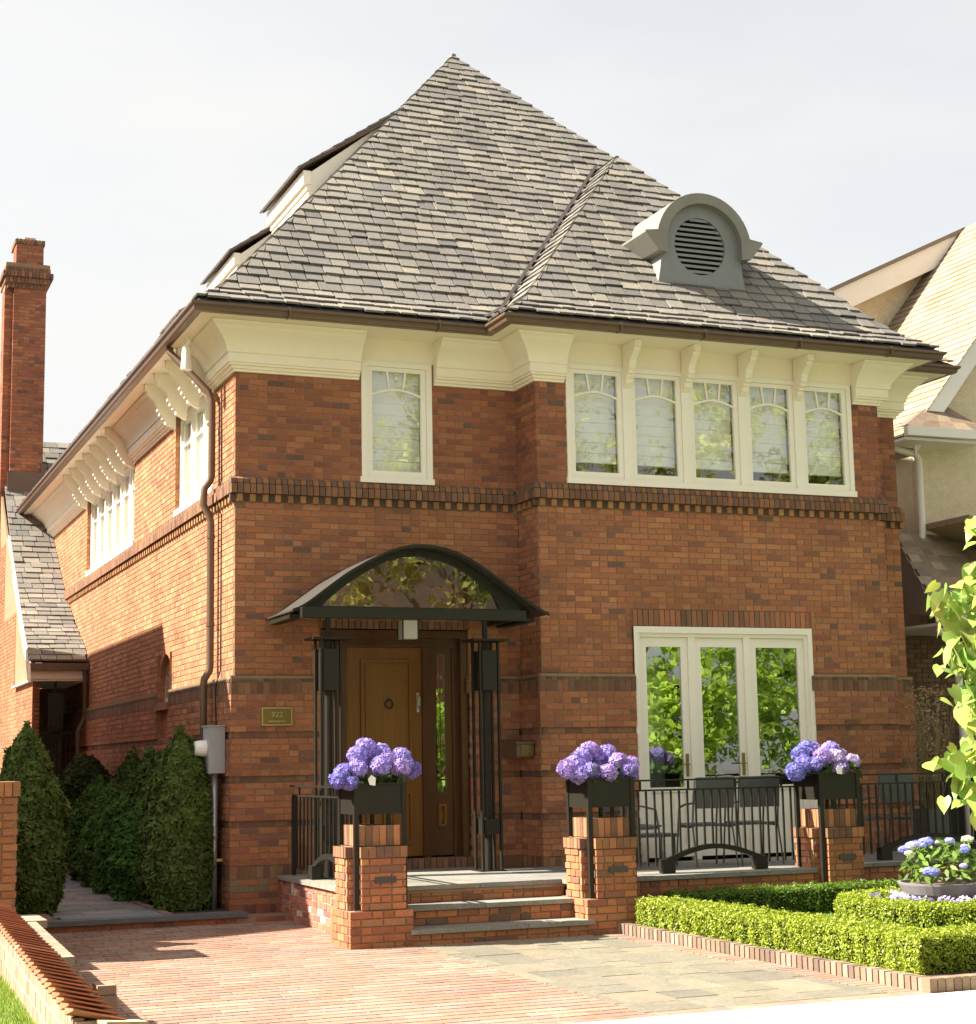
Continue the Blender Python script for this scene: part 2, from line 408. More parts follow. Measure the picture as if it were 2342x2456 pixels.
# sidewalk: one sheet of slabs
sw = thing('sidewalk', None, None, (0, -8.6, -.11)); sw['kind'] = 'structure'
for i in range(-7, 10):
    x0 = i*1.5+.9
    b = MB(); b.box(x0, x0+1.492, -9.64, -7.56, -.30, gz(0, -7.6)+.004+R.uniform(0, .002))
    b.build('paving_slab', m_conc, sw)

# driveway: sand bed, clay pavers one by one
dr = MB(); dr.poly([(-2.6, -7.55, gz(0, -7.55)-.012), (3.6, -7.55, gz(0, -7.55)-.012), (3.6, .2, gz(0, .2)-.012), (-2.6, .2, gz(0, .2)-.012)])
dr.poly([(-2.6, -9.7, -.30), (3.6, -9.7, -.30), (3.6, -7.55, gz(0, -7.55)-.012), (-2.6, -7.55, gz(0, -7.55)-.012)])
drive = dr.build('driveway', m_sand, kind='structure')
def skewL(y): return .95+(-3.3-y)*.028            # left edge of the stone panel
def skewR(y): return 2.79+(-3.05-y)*.066          # right edge
def kerbx(y): return 2.98+(-3.03-y)*.075          # outer face of the garden kerb
pv = []
def paver(x0, x1, y0, y1, pal=PAL_PV, dz=0):
    z = gz(0, (y0+y1)/2)+R.uniform(-.0006, .0006)+dz
    pv.append(dict(o=(x0, y0, z-.045), u=X_, n=NY, l=x1-x0, h=.045, d=y1-y0, col=pick(pal), full=False, top=1))
y = -.02; row = 0
while y > -7.35:
    y1 = y; y0 = y-.128; off = (row % 2)*.13+R.uniform(-.03, .03)
    x = -2.55+off-.26
    lim = 3.0
    while x < 3.2:
        a, b = x, x+.252; x += .26
        ym = (y0+y1)/2
        segs = [(a, b)]
        if ym < -3.2:
            sl_, kr = skewL(ym), kerbx(ym)
            segs = sub_iv((a, b), [(sl_, 9)])
        elif ym > -2.7: segs = sub_iv((a, b), [(.5, 9)])
        else: segs = sub_iv((a, b), [(2.7, 9)])
        for p, q in segs:
            if q-p > .03: paver(p, q-.002, y0+.001, y1-.001)
    y -= .1345; row += 1
# borders of the stone panel: right edge beside the kerb, front soldier course
y = -3.12
while y > -7.30:
    a, b = skewR(y-.05)+.01, kerbx(y-.05)-.008
    if b-a > .05: paver(a, b, y-.096, y)
    y -= .101
x = -2.55
while x < 3.35:
    paver(x, x+.096, -7.55, -7.36); x += .101
pave_owner = drive
def emit_flat(bs, owner, limit, mat, pname, rest):
    bs = sorted(bs, key=lambda b: -(b['l']*b['d']/((Vector(b['o'])-CLOC).length**2))*(1 if in_view(b['o']) else 0))
    rb = MB()
    for i, b in enumerate(bs):
        if i < limit: piece(pname, b, owner, mat)
        else: rb.obox(b['o'], (b['l'], 0, 0), (0, b['d'], 0), (0, 0, b['h']), b['col'], skip=('d-',))
    if rb.f: rb.build(rest, mat, owner, kind='stuff')
emit_flat(pv, drive, 300, m_brick, 'paver', 'paver_field')
# efflorescence / salt marks on the pavers
# stone panel (irregular rectangular setts and flags)
sp = MB(); sp.poly([(skewL(-3.2), -3.2, gz(0, -3.2)-.010), (skewR(-3.2), -3.2, gz(0, -3.2)-.010), (skewR(-7.36), -7.36, gz(0, -7.36)-.010), (skewL(-7.36), -7.36, gz(0, -7.36)-.010)])
spo = sp.build('stone_path', m_sand, kind='structure')
PAL_FL = [((.165, .158, .138), 12), ((.155, .150, .134), 10), ((.176, .168, .145), 9), ((.145, .143, .132), 5), ((.192, .180, .150), 4), ((.30, .19, .13), .25), ((.185, .168, .142), 4)]
x = skewL(-5.3)-.10; col_i = 0
while x < 3.05:
    w = R.choice([.24, .30, .36, .42]); x1 = x+w; y = -3.21-R.uniform(0, .05)
    y = -3.21
    while y > -7.33:
        h_ = R.choice([.28, .42, .55, .36, .24]) if y > -3.22 and col_i % 2 else R.choice([.36, .50, .62, .30]); y0 = max(-7.355, y-h_)
        if y0+7.355 < .12: y0 = -7.355
        ym = (y+y0)/2; xa, xb = max(x, skewL(ym)+.004), min(x1, skewR(ym)-.0)
        if xb-xa > .05:
            b = MB(); z = gz(0, y)+R.uniform(-.002, .002); cc = pick(PAL_FL)
            j = [R.uniform(-.005, .005) for _ in range(8)]
            P = [(xa+.004+j[0], y0+.004+j[1]), (xb-.004+j[2], y0+.004+j[3]), (xb-.004+j[4], y-.004+j[5]), (xa+.004+j[6], y-.004+j[7])]
            b.extr([(p[0], p[1], gz(0, p[1])+z-gz(0, y)-.04) for p in P], (0, 0, .04), WHITE)
            o = b.build('flagstone', m_bluestone, spo, origin=(xa, y0, z)); o.color = (cc[0]*1.1, cc[1]*1.03, cc[2]*.88, 1)
        y = y0
    x = x1; col_i += 1

# ================================================================== MAIN HOUSE
house = thing('brick_house', 'large two storey red brick house with hipped slate roof, cream cornice and arched entrance canopy', 'house')
ZC = 5.97; D = 15.6; W = 8.75
LB = [2.40, 2.606, 4.51, 4.80]
# window / door openings (u0,u1,z0,z1)
H_bay = [(1.462, 2.318, 4.80, 6.7), (.965, 2.715, .40, 3.24)]
H_wing = [(.385, 4.305, 4.80, 6.7), (1.16, 3.57, .40, 3.35)]
lu = lambda y: D-y
H_left = [(lu(3.2), lu(1.1), 4.80, 6.7), (lu(10.3), lu(6.05), 4.80, 6.7), (lu(4.05), lu(3.3), 2.0, 3.08)]
walls = {}
def wallpart(name):
    b = MB(); return b
WDEF = [ # name, P0, u, n, L, holes, endcut, low extra (start ext, end ext)
 ('front_wall', (0, 0), X_, NY, 3.38, H_bay, 0, (.05, -.05)),
 ('wing_return_wall', (3.38, 0), NY, NX, .584, [], BD+.006, (0., .05)),
 ('wing_wall', (3.38, -.584), X_, NY, 4.705, H_wing, 0, (.05, .05)),
 ('far_return_wall', (8.085, -.584), Y_, X_, .584, [], 0, (.05, 0)),
 ('far_front_wall', (8.085, 0), X_, NY, .665, [], 0, (-.05, .05)),
 ('side_wall', (0, D), NY, NX, D, H_left, BD+.006, (0, .05)),
]
GR = []
wallobjs = []
for name, P0, u, n, L, holes, cut, (e0, e1) in WDEF:
    side = name == 'side_wall'; wing = name.startswith('wing_wall')
    start = BD+.006 if name == 'far_return_wall' else 0
    b = MB()
    cells(P0, u, n, L, 2.60, 6.55, holes, .006, b)
    Pl = (P0[0]+n[0]*.05-u[0]*e0, P0[1]+n[1]*.05-u[1]*e0); Ll = L+e0+e1
    hl = [(h[0]+e0, h[1]+e0, h[2], h[3]) for h in holes]
    cells(Pl, u, n, Ll, -.3, 2.60, hl, .028, b)
    cq = LB[0]/35.5; cells(Pl, u, n, Ll, 0.0, 8.5*cq, hl, .006, b); zz0 = 8.5*cq
    for gq in range(4):
        cells(Pl, u, n, Ll, zz0+.006, zz0+6*cq-.006 if gq < 3 else 2.60, hl, .006, b); zz0 += 7*cq
    # window and door reveals
    for h in holes:
        for uu in (h[0], h[1]):
            q = lambda dd, zz: (P0[0]+u[0]*uu-n[0]*dd, P0[1]+u[1]*uu-n[1]*dd, zz)
            b.poly([q(-.03 if h[3] < 4 else .01, h[2]), q(.16, h[2]), q(.16, h[3]), q(-.03 if h[3] < 4 else .01, h[3])], (.8, .55, .42))
        q = lambda uu, dd: (P0[0]+u[0]*uu-n[0]*dd, P0[1]+u[1]*uu-n[1]*dd, h[3]-.003)
        b.poly([q(h[0], .0), q(h[1], 0), q(h[1], .16), q(h[0], .16)], (.8, .55, .42))
    w = b.build(name, m_mortar, house); wallobjs.append(w)
    bs = []
    LL = L-cut
    def C(*a, **k):
        r = courses(*a, **k)
        bs.extend(r)
    Ps = (P0[0]+u[0]*start, P0[1]+u[1]*start)
    hz = [(h[0]-start, h[1]-start, h[2], h[3]) for h in holes]
    if side: hz = [h if h[3] > 4 else (h[0], h[1], 2.45, h[3]) for h in hz]
    # upper storey, mid zone
    C(Ps, u, n, LL-start, LB[3], 17, ch=(ZC+.0-LB[3])/17, holes=hz, pal=PAL_SIDE_LIT if side else PAL_UP, offs=.05)
    C(Ps, u, n, LL-start, LB[1], 28, ch=(LB[2]-LB[1])/28, holes=hz, offs=.02, pal=PAL_SIDE_LIT if side else PAL)
    # lower battered zone with recessed courses
    LLl = Ll-cut; z = 0; cl = LB[0]/35.5
    st_ = (BD+.006 if name == 'far_return_wall' else 0)
    Pq = (Pl[0]+u[0]*st_, Pl[1]+u[1]*st_); Lq = LLl-st_
    hq = [(h[0]-st_, h[1]-st_, h[2], h[3]) for h in hl]
    z = cl
    C(Pq, u, n, Lq, -.06, 2, ch=cl, holes=hq)
    bs += band(Pq, u, n, Lq, z, z+1.5*cl, .0715, 0, pal=[((.22, .08, .055), 5), ((.15, .07, .05), 4), ((.30, .10, .06), 3)], holes=hq); z += 1.5*cl
    C(Pq, u, n, Lq, z, 4, ch=cl, holes=hq, pal=PAL+[((.22, .17, .09), 30)]); z += 4*cl
    bs += band(Pq, u, n, Lq, z, z+2*cl, .0715, .0, pal=PAL_DK+[((.26, .17, .09), 8)], holes=hq); z += 2*cl
    for grp in range(4):
        C(Pq, u, n, Lq, z, 6, ch=cl, holes=hq, offs=.06*grp); z += 6*cl
        if grp < 3:
            Pr = (Pq[0]-n[0]*.022, Pq[1]-n[1]*.022)
            C(Pr, u, n, Lq, z, 1, ch=cl, holes=hq, pal=PAL_DK, offs=.1); z += cl
    # lower belt
    hb = hq if not side else [h for h in hq]
    bs += band(Pq, u, n, Lq, LB[0], 2.53, .0715, .0, pal=PAL_DK, holes=hb)
    bs += band(Pq, u, n, Lq, 2.53, LB[1]+.004, .0715, .004, pal=[((.13, .09, .055), 8), ((.17, .105, .06), 8), ((.10, .075, .05), 5)], slope=.045, holes=hb)
    # upper dentil belt
    e = .06
    Pu = (P0[0]-u[0]*(e if name in ('front_wall', 'wing_wall', 'far_return_wall') else 0), P0[1]-u[1]*(e if name in ('front_wall', 'wing_wall', 'far_return_wall') else 0))
    Lu = L+(e if name in ('front_wall', 'wing_wall', 'far_return_wall') else 0)+(e if name in ('wing_wall', 'far_front_wall') else 0)-(e if name in ('front_wall',) else 0)
    if name in ('side_wall', 'wing_return_wall'): Lu = L-cut+(e-.0)-.0
    if name == 'far_return_wall': Lu = L-e
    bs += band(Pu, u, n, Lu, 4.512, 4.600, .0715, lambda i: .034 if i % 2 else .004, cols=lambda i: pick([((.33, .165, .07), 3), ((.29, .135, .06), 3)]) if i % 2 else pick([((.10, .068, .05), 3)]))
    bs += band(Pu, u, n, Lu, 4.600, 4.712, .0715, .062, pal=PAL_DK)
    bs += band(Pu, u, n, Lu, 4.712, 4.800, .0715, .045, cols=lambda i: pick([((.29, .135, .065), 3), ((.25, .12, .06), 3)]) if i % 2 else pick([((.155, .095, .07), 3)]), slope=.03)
    GR.append((w, bs))
# soldier lintels
w_front, w_wing = wallobjs[0], wallobjs[2]
lint = band((.93, 0), X_, NY, 1.82, 3.125, 3.235, .0715, 0, pal=PAL_DK)
GR.append((w_front, lint))
GR.append((w_wing, band((4.54, -.584), X_, NY, 2.42, 3.155, 3.35, .0715, .0, pal=[((.26, .13, .07), 5), ((.32, .14, .075), 6), ((.19, .11, .07), 4), ((.38, .16, .08), 3)])))
# brick reveals of the side windows (the far jamb looks at us)
for yy in (3.2, 10.3):
    GR.append((wallobjs[5], courses((0.0, yy), X_, NY, .12, 4.80, 17, ch=(ZC-4.8)/17, offs=.1, pal=[((.40, .17, .07), 3), ((.34, .14, .06), 3), ((.22, .10, .06), 2)])))
GR.append((wallobjs[5], courses((-.04, 4.05), X_, NY, .18, 2.0, 16, ch=.067, offs=.1)))
emit(GR, house, 300)
m_pb0 = None
# plain right and back walls (not seen from the street)
bb = MB(); bb.poly([(W, 0, -.3), (W, D, -.3), (W, D, 6.5), (W, 0, 6.5)]); bb.poly([(W, D, -.3), (0, D, -.3), (0, D, 6.5), (W, D, 6.5)])
m_pb0 = M('plain_brick', (.30, .12, .065), .9, noise=.2, ns=20); bb.build('rear_wall', m_pb0, house)
# inside darkness: closed rooms behind the windows
ib = MB()
for (x0, x1, y0, y1, z0, z1) in [(1.3, 2.5, .20, 1.8, 4.6, 6.4), (3.6, 7.9, -.35, 2.5, 4.6, 6.4), (4.45, 7.05, -.30, 3.2, .45, 3.3), (.9, 2.8, .22, 1.0, .4, 3.2), (.24, 1.2, 3.0, 4.4, 1.9, 3.3)]:
    P = [(x0, y0), (x1, y0), (x1, y1), (x0, y1)]
    for (a, b2) in [(1, 2), (2, 3), (3, 0)]:
        ib.poly([(*P[a], z0), (*P[b2], z0), (*P[b2], z1), (*P[a], z1)])
    ib.poly([(*p, z0) for p in P]); ib.poly([(*p, z1) for p in P])
ib.build('interior_wall', M('dim_room', (.10, .085, .065), .9, noise=.1), house)

# arched head over the little side window
ab = MB()
yc, rr_, zc_ = 3.675, .375, 2.70
for k in range(14):
    a0, a1 = math.pi*k/14, math.pi*(k+1)/14-.012
    P = [(-.003, yc+math.cos(a)*r_, zc_+math.sin(a)*r_) for a, r_ in ((a0, rr_), (a1, rr_), (a1, rr_+.11), (a0, rr_+.11))]
    ab.extr(P, (.05, 0, 0), pick(PAL))
for s_ in (-1, 1):   # spandrel bricks left between the arch and the square opening
    pts = [(0.006, yc+s_*.375, 3.09)]
    pts = [(0.006, yc+s_*math.cos(t)*.375, zc_+math.sin(t)*.375) for t in np.linspace(0, math.pi/2, 8)]+[(0.006, yc, 3.09), (0.006, yc+s_*.376, 3.09)]
    ab.extr(pts[::s_], (.06, 0, 0), (.30, .11, .06))
ab.build('window_arch', m_brick, house, kind=None)
aw = MB()
aw.box(.07, .10, 3.3, 4.05, 2.45, 3.1)
awf = aw.build('side_window', m_white, house)
ag = MB(); ag.box(.055, .068, 3.38, 3.97, 2.52, 3.02); ag.build('pane', m_glass, awf)
sb_ = MB(); sb_.box(-.06, .12, 3.27, 4.08, 2.36, 2.45, (.28, .12, .07)); sb_.build('window_sill', m_brick, house)
lp = MB(); lp.box(.03, .06, 3.3, 4.05, 1.9, 2.36, (.30, .12, .06)); lp.build('recessed_panel', m_brick, house)

# ------------------------------------------------------------------ cornice, soffit, gutters
def sweep(mb, prof, path, cap=(True, True), col=WHITE):
    """path = [((x,y),(mx,my))]; profile (out,z), wall end first going down->out->up"""
    k = len(mb.v); n = len(prof)
    for (p, m_) in path:
        for (o_, z_) in prof: mb.v.append((p[0]+m_[0]*o_, p[1]+m_[1]*o_, z_))
    for i in range(len(path)-1):
        for q in range(n-1):
            a = k+i*n+q; mb.f.append((a, a+1, a+n+1, a+n)); mb.c.append(col)
    if cap[0]: mb.f.append(tuple(k+q for q in range(n))); mb.c.append(col)
    if cap[1]: mb.f.append(tuple(k+(len(path)-1)*n+q for q in range(n-1, -1, -1))); mb.c.append(col)
cove = [(.125+.13*(1-math.cos(t*math.pi/2))*.0+.13*(t**1.9), 6.17+.205*t) for t in np.linspace(0, 1, 8)]
CP = [(-.02, ZC), (.03, ZC), (.032, ZC+.028), (.055, ZC+.032), (.058, ZC+.062), (.085, ZC+.066), (.088, ZC+.09), (.105, ZC+.092), (.105, 6.160), (.118, 6.166)]+cove+[(.262, 6.385), (.272, 6.39), (.30, 6.425), (.335, 6.452), (.34, 6.474), (-.02, 6.474)]
sides = []
for i, path in enumerate([
    [((0, D), (-1, 0)), ((0, 10.36), (-1, 0))],
    [((0, 5.99), (-1, 0)), ((0, 3.26), (-1, 0))],
    [((0, 1.04), (-1, 0)), ((0, 0), (-1, -1)), ((1.43, 0), (0, -1))],
    [((2.345, 0), (0, -1)), ((3.38, 0), (-1, -1)), ((3.38, -.584), (-1, -1)), ((3.74, -.584), (0, -1))],
    [((7.71, -.584), (0, -1)), ((8.085, -.584), (1, -1)), ((8.085, 0), (1, -1)), ((W, 0), (1, -1)), ((W, D), (1, 0))]]):
    b = MB(); sweep(b, CP, path); b.build('cornice', m_cream, house)
per = [((0, D), (-1, 0)), ((0, 0), (-1, -1)), ((3.38, 0), (-1, -1)), ((3.38, -.584), (-1, -1)), ((8.085, -.584), (1, -1)), ((8.085, 0), (1, -1)), ((W, 0), (1, -1)), ((W, D), (1, 0))]
b = MB(); sweep(b, [(-.15, 6.478), (.50, 6.478), (.50, 6.56)], per, (False, False)); b.build('soffit', m_cream, house)
GP = [(.46, 6.482), (.575, 6.482), (.592, 6.488), (.600, 6.505), (.606, 6.53), (.628, 6.543), (.634, 6.552), (.634, 6.575), (.624, 6.575), (.618, 6.56), (.60, 6.545), (.585, 6.50), (.46, 6.50)]
b = MB(); sweep(b, GP, per); gut = b.build('gutter', m_gutter, house)
b = MB(); sweep(b, [(.40, 6.56), (.52, 6.585), (.52, 6.625), (.40, 6.70)], per); b.build('roof_edge', M('roof_edge_board', (.05, .04, .035), .8), house)
# gutter joints
for (x, y, hx) in [(.45, -.6, 1), (2.2, -.6, 1), (4.2, -1.184, 1), (5.3, -1.184, 1), (6.6, -1.184, 1), (7.9, -1.184, 1)]:
    b = MB(); b.box(x-.008, x+.008, y-.043, y+.1, 6.475, 6.58); b.build('gutter_joint', m_gutter, gut)

# ------------------------------------------------------------------ roof
def zr(t):
    return 6.64+.66*(t+.55) if t < -.2 else 6.871+1.145*(t+.2)
tv = np.array([-.57, -.2, 5.0]); zv = np.array([zr(t) for t in tv]); sv = np.concatenate([[0], np.cumsum(np.hypot(np.diff(tv), np.diff(zv)))])
def t_of_s(s): return float(np.interp(s, sv, tv))
RIDGE_T = W/2
fam = {
 'front': (lambda t, q: (q, t), lambda t: ([(t, 3.38+t), (8.085-t, W-t)] if t < 2.352 else [(t, W-t)]), RIDGE_T),
 'wing': (lambda t, q: (q, -.584+t), lambda t: [(3.38+t, 8.085-t)], 2.352),
 'wleft': (lambda t, q: (3.38+t, -q), lambda t: [(-t, .584-t)], 2.352),
 'wright': (lambda t, q: (8.085-t, q), lambda t: [(-.584+t, t)], 2.352),
 'left': (lambda t, q: (t, D-q), lambda t: [(t, D-t)], RIDGE_T),
}
roof = MB()
def rpt(m, t, q, dz=0):
    p = m(t, q); return (p[0], p[1], zr(t)+dz)
for nm, (mp_, iv, tmax) in fam.items():
    ts = [-.57, -.2, 1.0, 2.2, 2.352] if nm != 'left' else [-.57, -.2, RIDGE_T]
    if nm == 'front': ts += [3.2, RIDGE_T]
    for a, b_ in zip(ts[:-1], ts[1:]):
        if nm == 'front' and a >= 2.351: ia, ib_ = [(a, W-a)], [(b_, W-b_)]
        elif nm == 'front': ia, ib_ = [(a, 3.38+a), (8.085-a, W-a)], [(b_, 3.38+b_), (8.085-b_, W-b_)]
        else: ia, ib_ = iv(a), iv(b_)
        for (p, q), (r_, s_) in zip(ia, ib_):
            roof.poly([rpt(mp_, a, p, -.03), rpt(mp_, a, q, -.03), rpt(mp_, b_, s_, -.03), rpt(mp_, b_, r_, -.03)])
for a, b_ in ((-.57, -.2), (-.2, RIDGE_T)):
    roof.poly([(W-a, a, zr(a)-.03), (W-b_, b_, zr(b_)-.03), (W-b_, D-b_, zr(b_)-.03), (W-a, D-a, zr(a)-.03)])
    roof.poly([(W-a, D-a, zr(a)-.03), (W-b_, D-b_, zr(b_)-.03), (b_, D-b_, zr(b_)-.03), (a, D-a, zr(a)-.03)])
roofo = roof.build('roof', M('roof_underlay', (.05, .045, .042), .9), house)
EXPO = .178
slates = []
def vent_hit(nm, x, t):
    return nm == 'wing' and .34 < t < 1.3 and abs(x-5.77) < (.50 if t < .9 else .36) - max(0, (t-1.0))*.9
for nm, (mp_, iv, tmax) in fam.items():
    s = 0; row = 0; smax = float(np.interp(tmax, tv, sv))
    while s < smax-.03:
        s1 = min(s+EXPO+.03, smax+.0); t0, t1 = t_of_s(s), t_of_s(s1)
        tA = t_of_s(min(s+.002, smax))
        for (lo, hi) in iv(tA+1e-4 if nm == 'front' and abs(tA-2.352) > .02 else tA):
            lo1, hi1 = lo+(t1-t0)*(0 if nm in () else 1), hi
            # bounds at the upper edge
            u_iv = iv(t1); best = min(u_iv, key=lambda w_: abs(w_[0]-lo)+abs(w_[1]-hi)) if nm != 'front' or (t0 < 2.352) == (t1 < 2.352) else (t1, W-t1)
            if nm == 'front' and t0 < 2.352 <= t1: best = (lo+(t1-t0), hi+(t1-t0)) if lo < 3 else (lo-(t1-t0), hi-(t1-t0))
            q = lo - R.uniform(0, .2)
            while q < hi:
                w_ = R.choice([.18, .20, .22, .24, .25, .27, .23]); a, b_ = q+.008, q+w_-.008; q += w_
                A0, B0 = max(a, lo), min(b_, hi); A1, B1 = max(a, best[0]), min(b_, best[1])
                if B0-A0 < .02 and B1-A1 < .02: continue
                if B0 < A0: A0 = B0 = (A0+B0)/2
                if B1 < A1: A1 = B1 = max(min((a+b_)/2, best[1]), best[0])
                x_m = mp_(t0, (a+b_)/2)
                if vent_hit(nm, x_m[0], t0): continue
                jj = R.uniform(-.022, .022); j0, j1 = jj+R.uniform(-.006, .006), jj+R.uniform(-.006, .006); th = R.uniform(.018, .027); lift = R.uniform(.003, .012)
                dt = (t1-t0)/(s1-s)
                p0, p1 = rpt(mp_, t0+j0*dt, A0, .002+lift), rpt(mp_, t0+j1*dt, B0, .002+lift)
                p2, p3 = rpt(mp_, t1, B1, -.022), rpt(mp_, t1, A1, -.022)
                n_ = Vector((0, 0, 1))
                sl = (zr(t1)-zr(t0))/(t1-t0); nz_ = 1/math.hypot(1, sl); nt_ = -sl*nz_
                o2 = Vector(mp_(1, 0))-Vector(mp_(0, 0)); N3 = Vector((o2[0]*nt_, o2[1]*nt_, nz_))
                slates.append(([Vector(p0), Vector(p1), Vector(p2), Vector(p3)], N3*th, pick(PAL_SL, .008), nm, abs(B0-A0) > .14 and abs(B1-A1) > .14))
        s += EXPO; row += 1
def slate_poly(mb, P, nn, col):
    k = len(mb.v)
    mb.v += [tuple(p) for p in P]+[tuple(P[0]+nn), tuple(P[1]+nn), tuple(P[2]+nn), tuple(P[3]+nn)]
    mb.f += [(k+4, k+5, k+6, k+7), (k, k+1, k+5, k+4), (k+1, k+2, k+6, k+5), (k+3, k, k+4, k+7)]; mb.c += [col]*4
slates.sort(key=lambda s_: ((s_[0][0]-CLOC).length if s_[3] in ('front', 'wing') and s_[4] else 999))
rest = MB()
for i, (P, nn, col, nm, full) in enumerate(slates):
    if i < 300:
        b = MB(); slate_poly(b, P, nn, WHITE); o = b.build('slate', m_slate, roofo, origin=P[0]); o.color = (*col, 1)
    else: slate_poly(rest, P, nn, col)
rest.build('slate_covering', m_slate, roofo, kind='stuff')
# valley metal beside the wing
b = MB()
for a, b_ in ((-.57, -.2), (-.2, 2.35)):
    for dx0, dx1 in ((-.055, -.005),):
        b.extr([(3.38+a+dx0, a, zr(a)+.062), (3.38+a+dx1, a, zr(a)+.062), (3.38+b_+dx1, b_, zr(b_)+.062), (3.38+b_+dx0, b_, zr(b_)+.062)], (0, 0, .006))
b.build('valley_flashing', bpy.data.materials['roof_edge_board'], roofo)
# hip flashing up at the wing left hip: small lead saddles are hidden, ridge roll on top
b = MB(); b.tube([(RIDGE_T, RIDGE_T-.02, zr(RIDGE_T)+.0), (RIDGE_T, D-RIDGE_T, zr(RIDGE_T)+.0)], .04, 8); b.build('ridge_roll', m_zinc, roofo)

# shed dormers on the side slope
for (y0, y1) in ((3.04, 5.0), (6.95, 8.9), (10.7, 12.3)):
    dx_, dz_ = .45, .60
    dm = MB(); zs = lambda x: zr(x); X0 = 1.65; Z0 = 9.63
    body = [(X0+.10, zs(X0+.10)-.05), (X0+.10, Z0-.10), (X0+1.38, Z0+.70*1.38-.06), (X0+1.38, zs(X0+1.38)-.02)]
    dm.extr([(x, y0+.05, z) for x, z in body], (0, y1-y0-.1, 0))
    d_ = dm.build('dormer', m_white, roofo)
    b = MB(); b.box(X0+.015, X0+.12, y0+.02, y1-.02, Z0-.26, Z0-.075); b.build('fascia', m_white, d_)
    b = MB(); b.box(X0+.06, X0+.13, y0+.04, y1-.04, Z0-.34, Z0-.262); b.build('moulding', m_cream, d_)
    b = MB(); b.box(X0+.085, X0+.14, y0+.045, y1-.045, Z0-.43, Z0-.342); b.build('moulding', m_cream, d_)
    b = MB(); P = [(X0-.03, Z0-.068), (X0-.03, Z0-.018), (X0+1.42, Z0+.70*1.45-.03), (X0+1.42, Z0+.70*1.45-.13)]
    b.extr([(x, y0-.02, z) for x, z in P], (0, y1-y0+.04, 0)); b.build('dormer_edge', m_gutter, d_)
    b = MB()
    for k in range(9):
        x0, x1 = X0-.07+k*.165, X0-.07+(k+1)*.165+.03
        yy = y0-.04
        while yy < y1+.03:
            w_ = R.uniform(.18, .28); ye = min(yy+w_, y1+.05); hz_ = lambda x: Z0-.012+.70*(x-X0)-.01
            b.extr([(x0, yy+.003, hz_(x0)), (x1, yy+.003, hz_(x1)-.02), (x1, ye-.003, hz_(x1)-.02), (x0, ye-.003, hz_(x0))], (-.012, 0, .02), pick(PAL_SL)); yy += w_
    b.build('slate_covering', m_slate, d_, kind='stuff')

# ------------------------------------------------------------------ roof vent (eyebrow louvre)
vo = MB(); vy = -.36; cx, cz_ = 5.765, 7.875
def arc(cx_, cz__, r_, a0, a1, n_, ry=None): return [(cx_+r_*math.cos(math.radians(a0+(a1-a0)*i/n_)), cz__+(ry or r_)*math.sin(math.radians(a0+(a1-a0)*i/n_))) for i in range(n_+1)]
outer = []
for t in np.linspace(0, 1, 8): outer.append((5.14+.085*math.sin(t*math.pi/2)+0*t, 7.30+.55*t))
top = arc(5.77, 7.90, .54, 180, 0, 20)
prof = [(5.135, 7.295), (5.17, 7.42), (5.205, 7.58), (5.225, 7.75)]+[(5.77+(x-5.77), z) for x, z in top]+[(6.315, 7.75), (6.335, 7.58), (6.37, 7.42), (6.405, 7.295)]
prof = [(5.135, 7.295), (5.165, 7.42), (5.195, 7.58), (5.215, 7.75)]+[(x, z) for x, z in arc(5.77, 7.88, .545, 178, 2, 22)]+[(6.325, 7.75), (6.345, 7.58), (6.375, 7.42), (6.405, 7.295)]
hole = arc(5.752, 7.885, .352, 180, -180, 36, .365)[:-1]
# front plate with round hole: bridge polygon as quads between outline samples and hole samples
def ring_plate(mb, outl, hol, y, th, cxy, col=WHITE):
    cx0, cz0 = cxy
    def ang(p): return math.atan2(p[1]-cz0, p[0]-cx0)
    N_ = 72
    def sample(poly, a):
        d = (math.cos(a), math.sin(a)); best = 0
        for i in range(len(poly)):
            p, q = poly[i], poly[(i+1) % len(poly)]
            ex, ez = q[0]-p[0], q[1]-p[1]; den = d[0]*ez-d[1]*ex
            if abs(den) < 1e-9: continue
            t_ = ((p[0]-cx0)*ez-(p[1]-cz0)*ex)/den; s_ = ((p[0]-cx0)*d[1]-(p[1]-cz0)*d[0])/den
            if t_ > 0 and -1e-6 <= s_ <= 1+1e-6: best = max(best, t_)
        return (cx0+d[0]*best, cz0+d[1]*best)
    A = [2*math.pi*i/N_ for i in range(N_)]+[ang(p) for p in outl if True]
    A = sorted(set(round(a % (2*math.pi), 5) for a in A))
    O = [sample(outl, a) for a in A]; H = [sample(hol, a) for a in A]
    for i in range(len(A)):
        j = (i+1) % len(A)
        mb.poly([(O[i][0], y, O[i][1]), (O[j][0], y, O[j][1]), (H[j][0], y, H[j][1]), (H[i][0], y, H[i][1])], col)
        mb.poly([(H[i][0], y, H[i][1]), (H[j][0], y, H[j][1]), (H[j][0], y+th, H[j][1]), (H[i][0], y+th, H[i][1])], col)
ring_plate(vo, prof, hole, vy, .10, (5.752, 7.885))
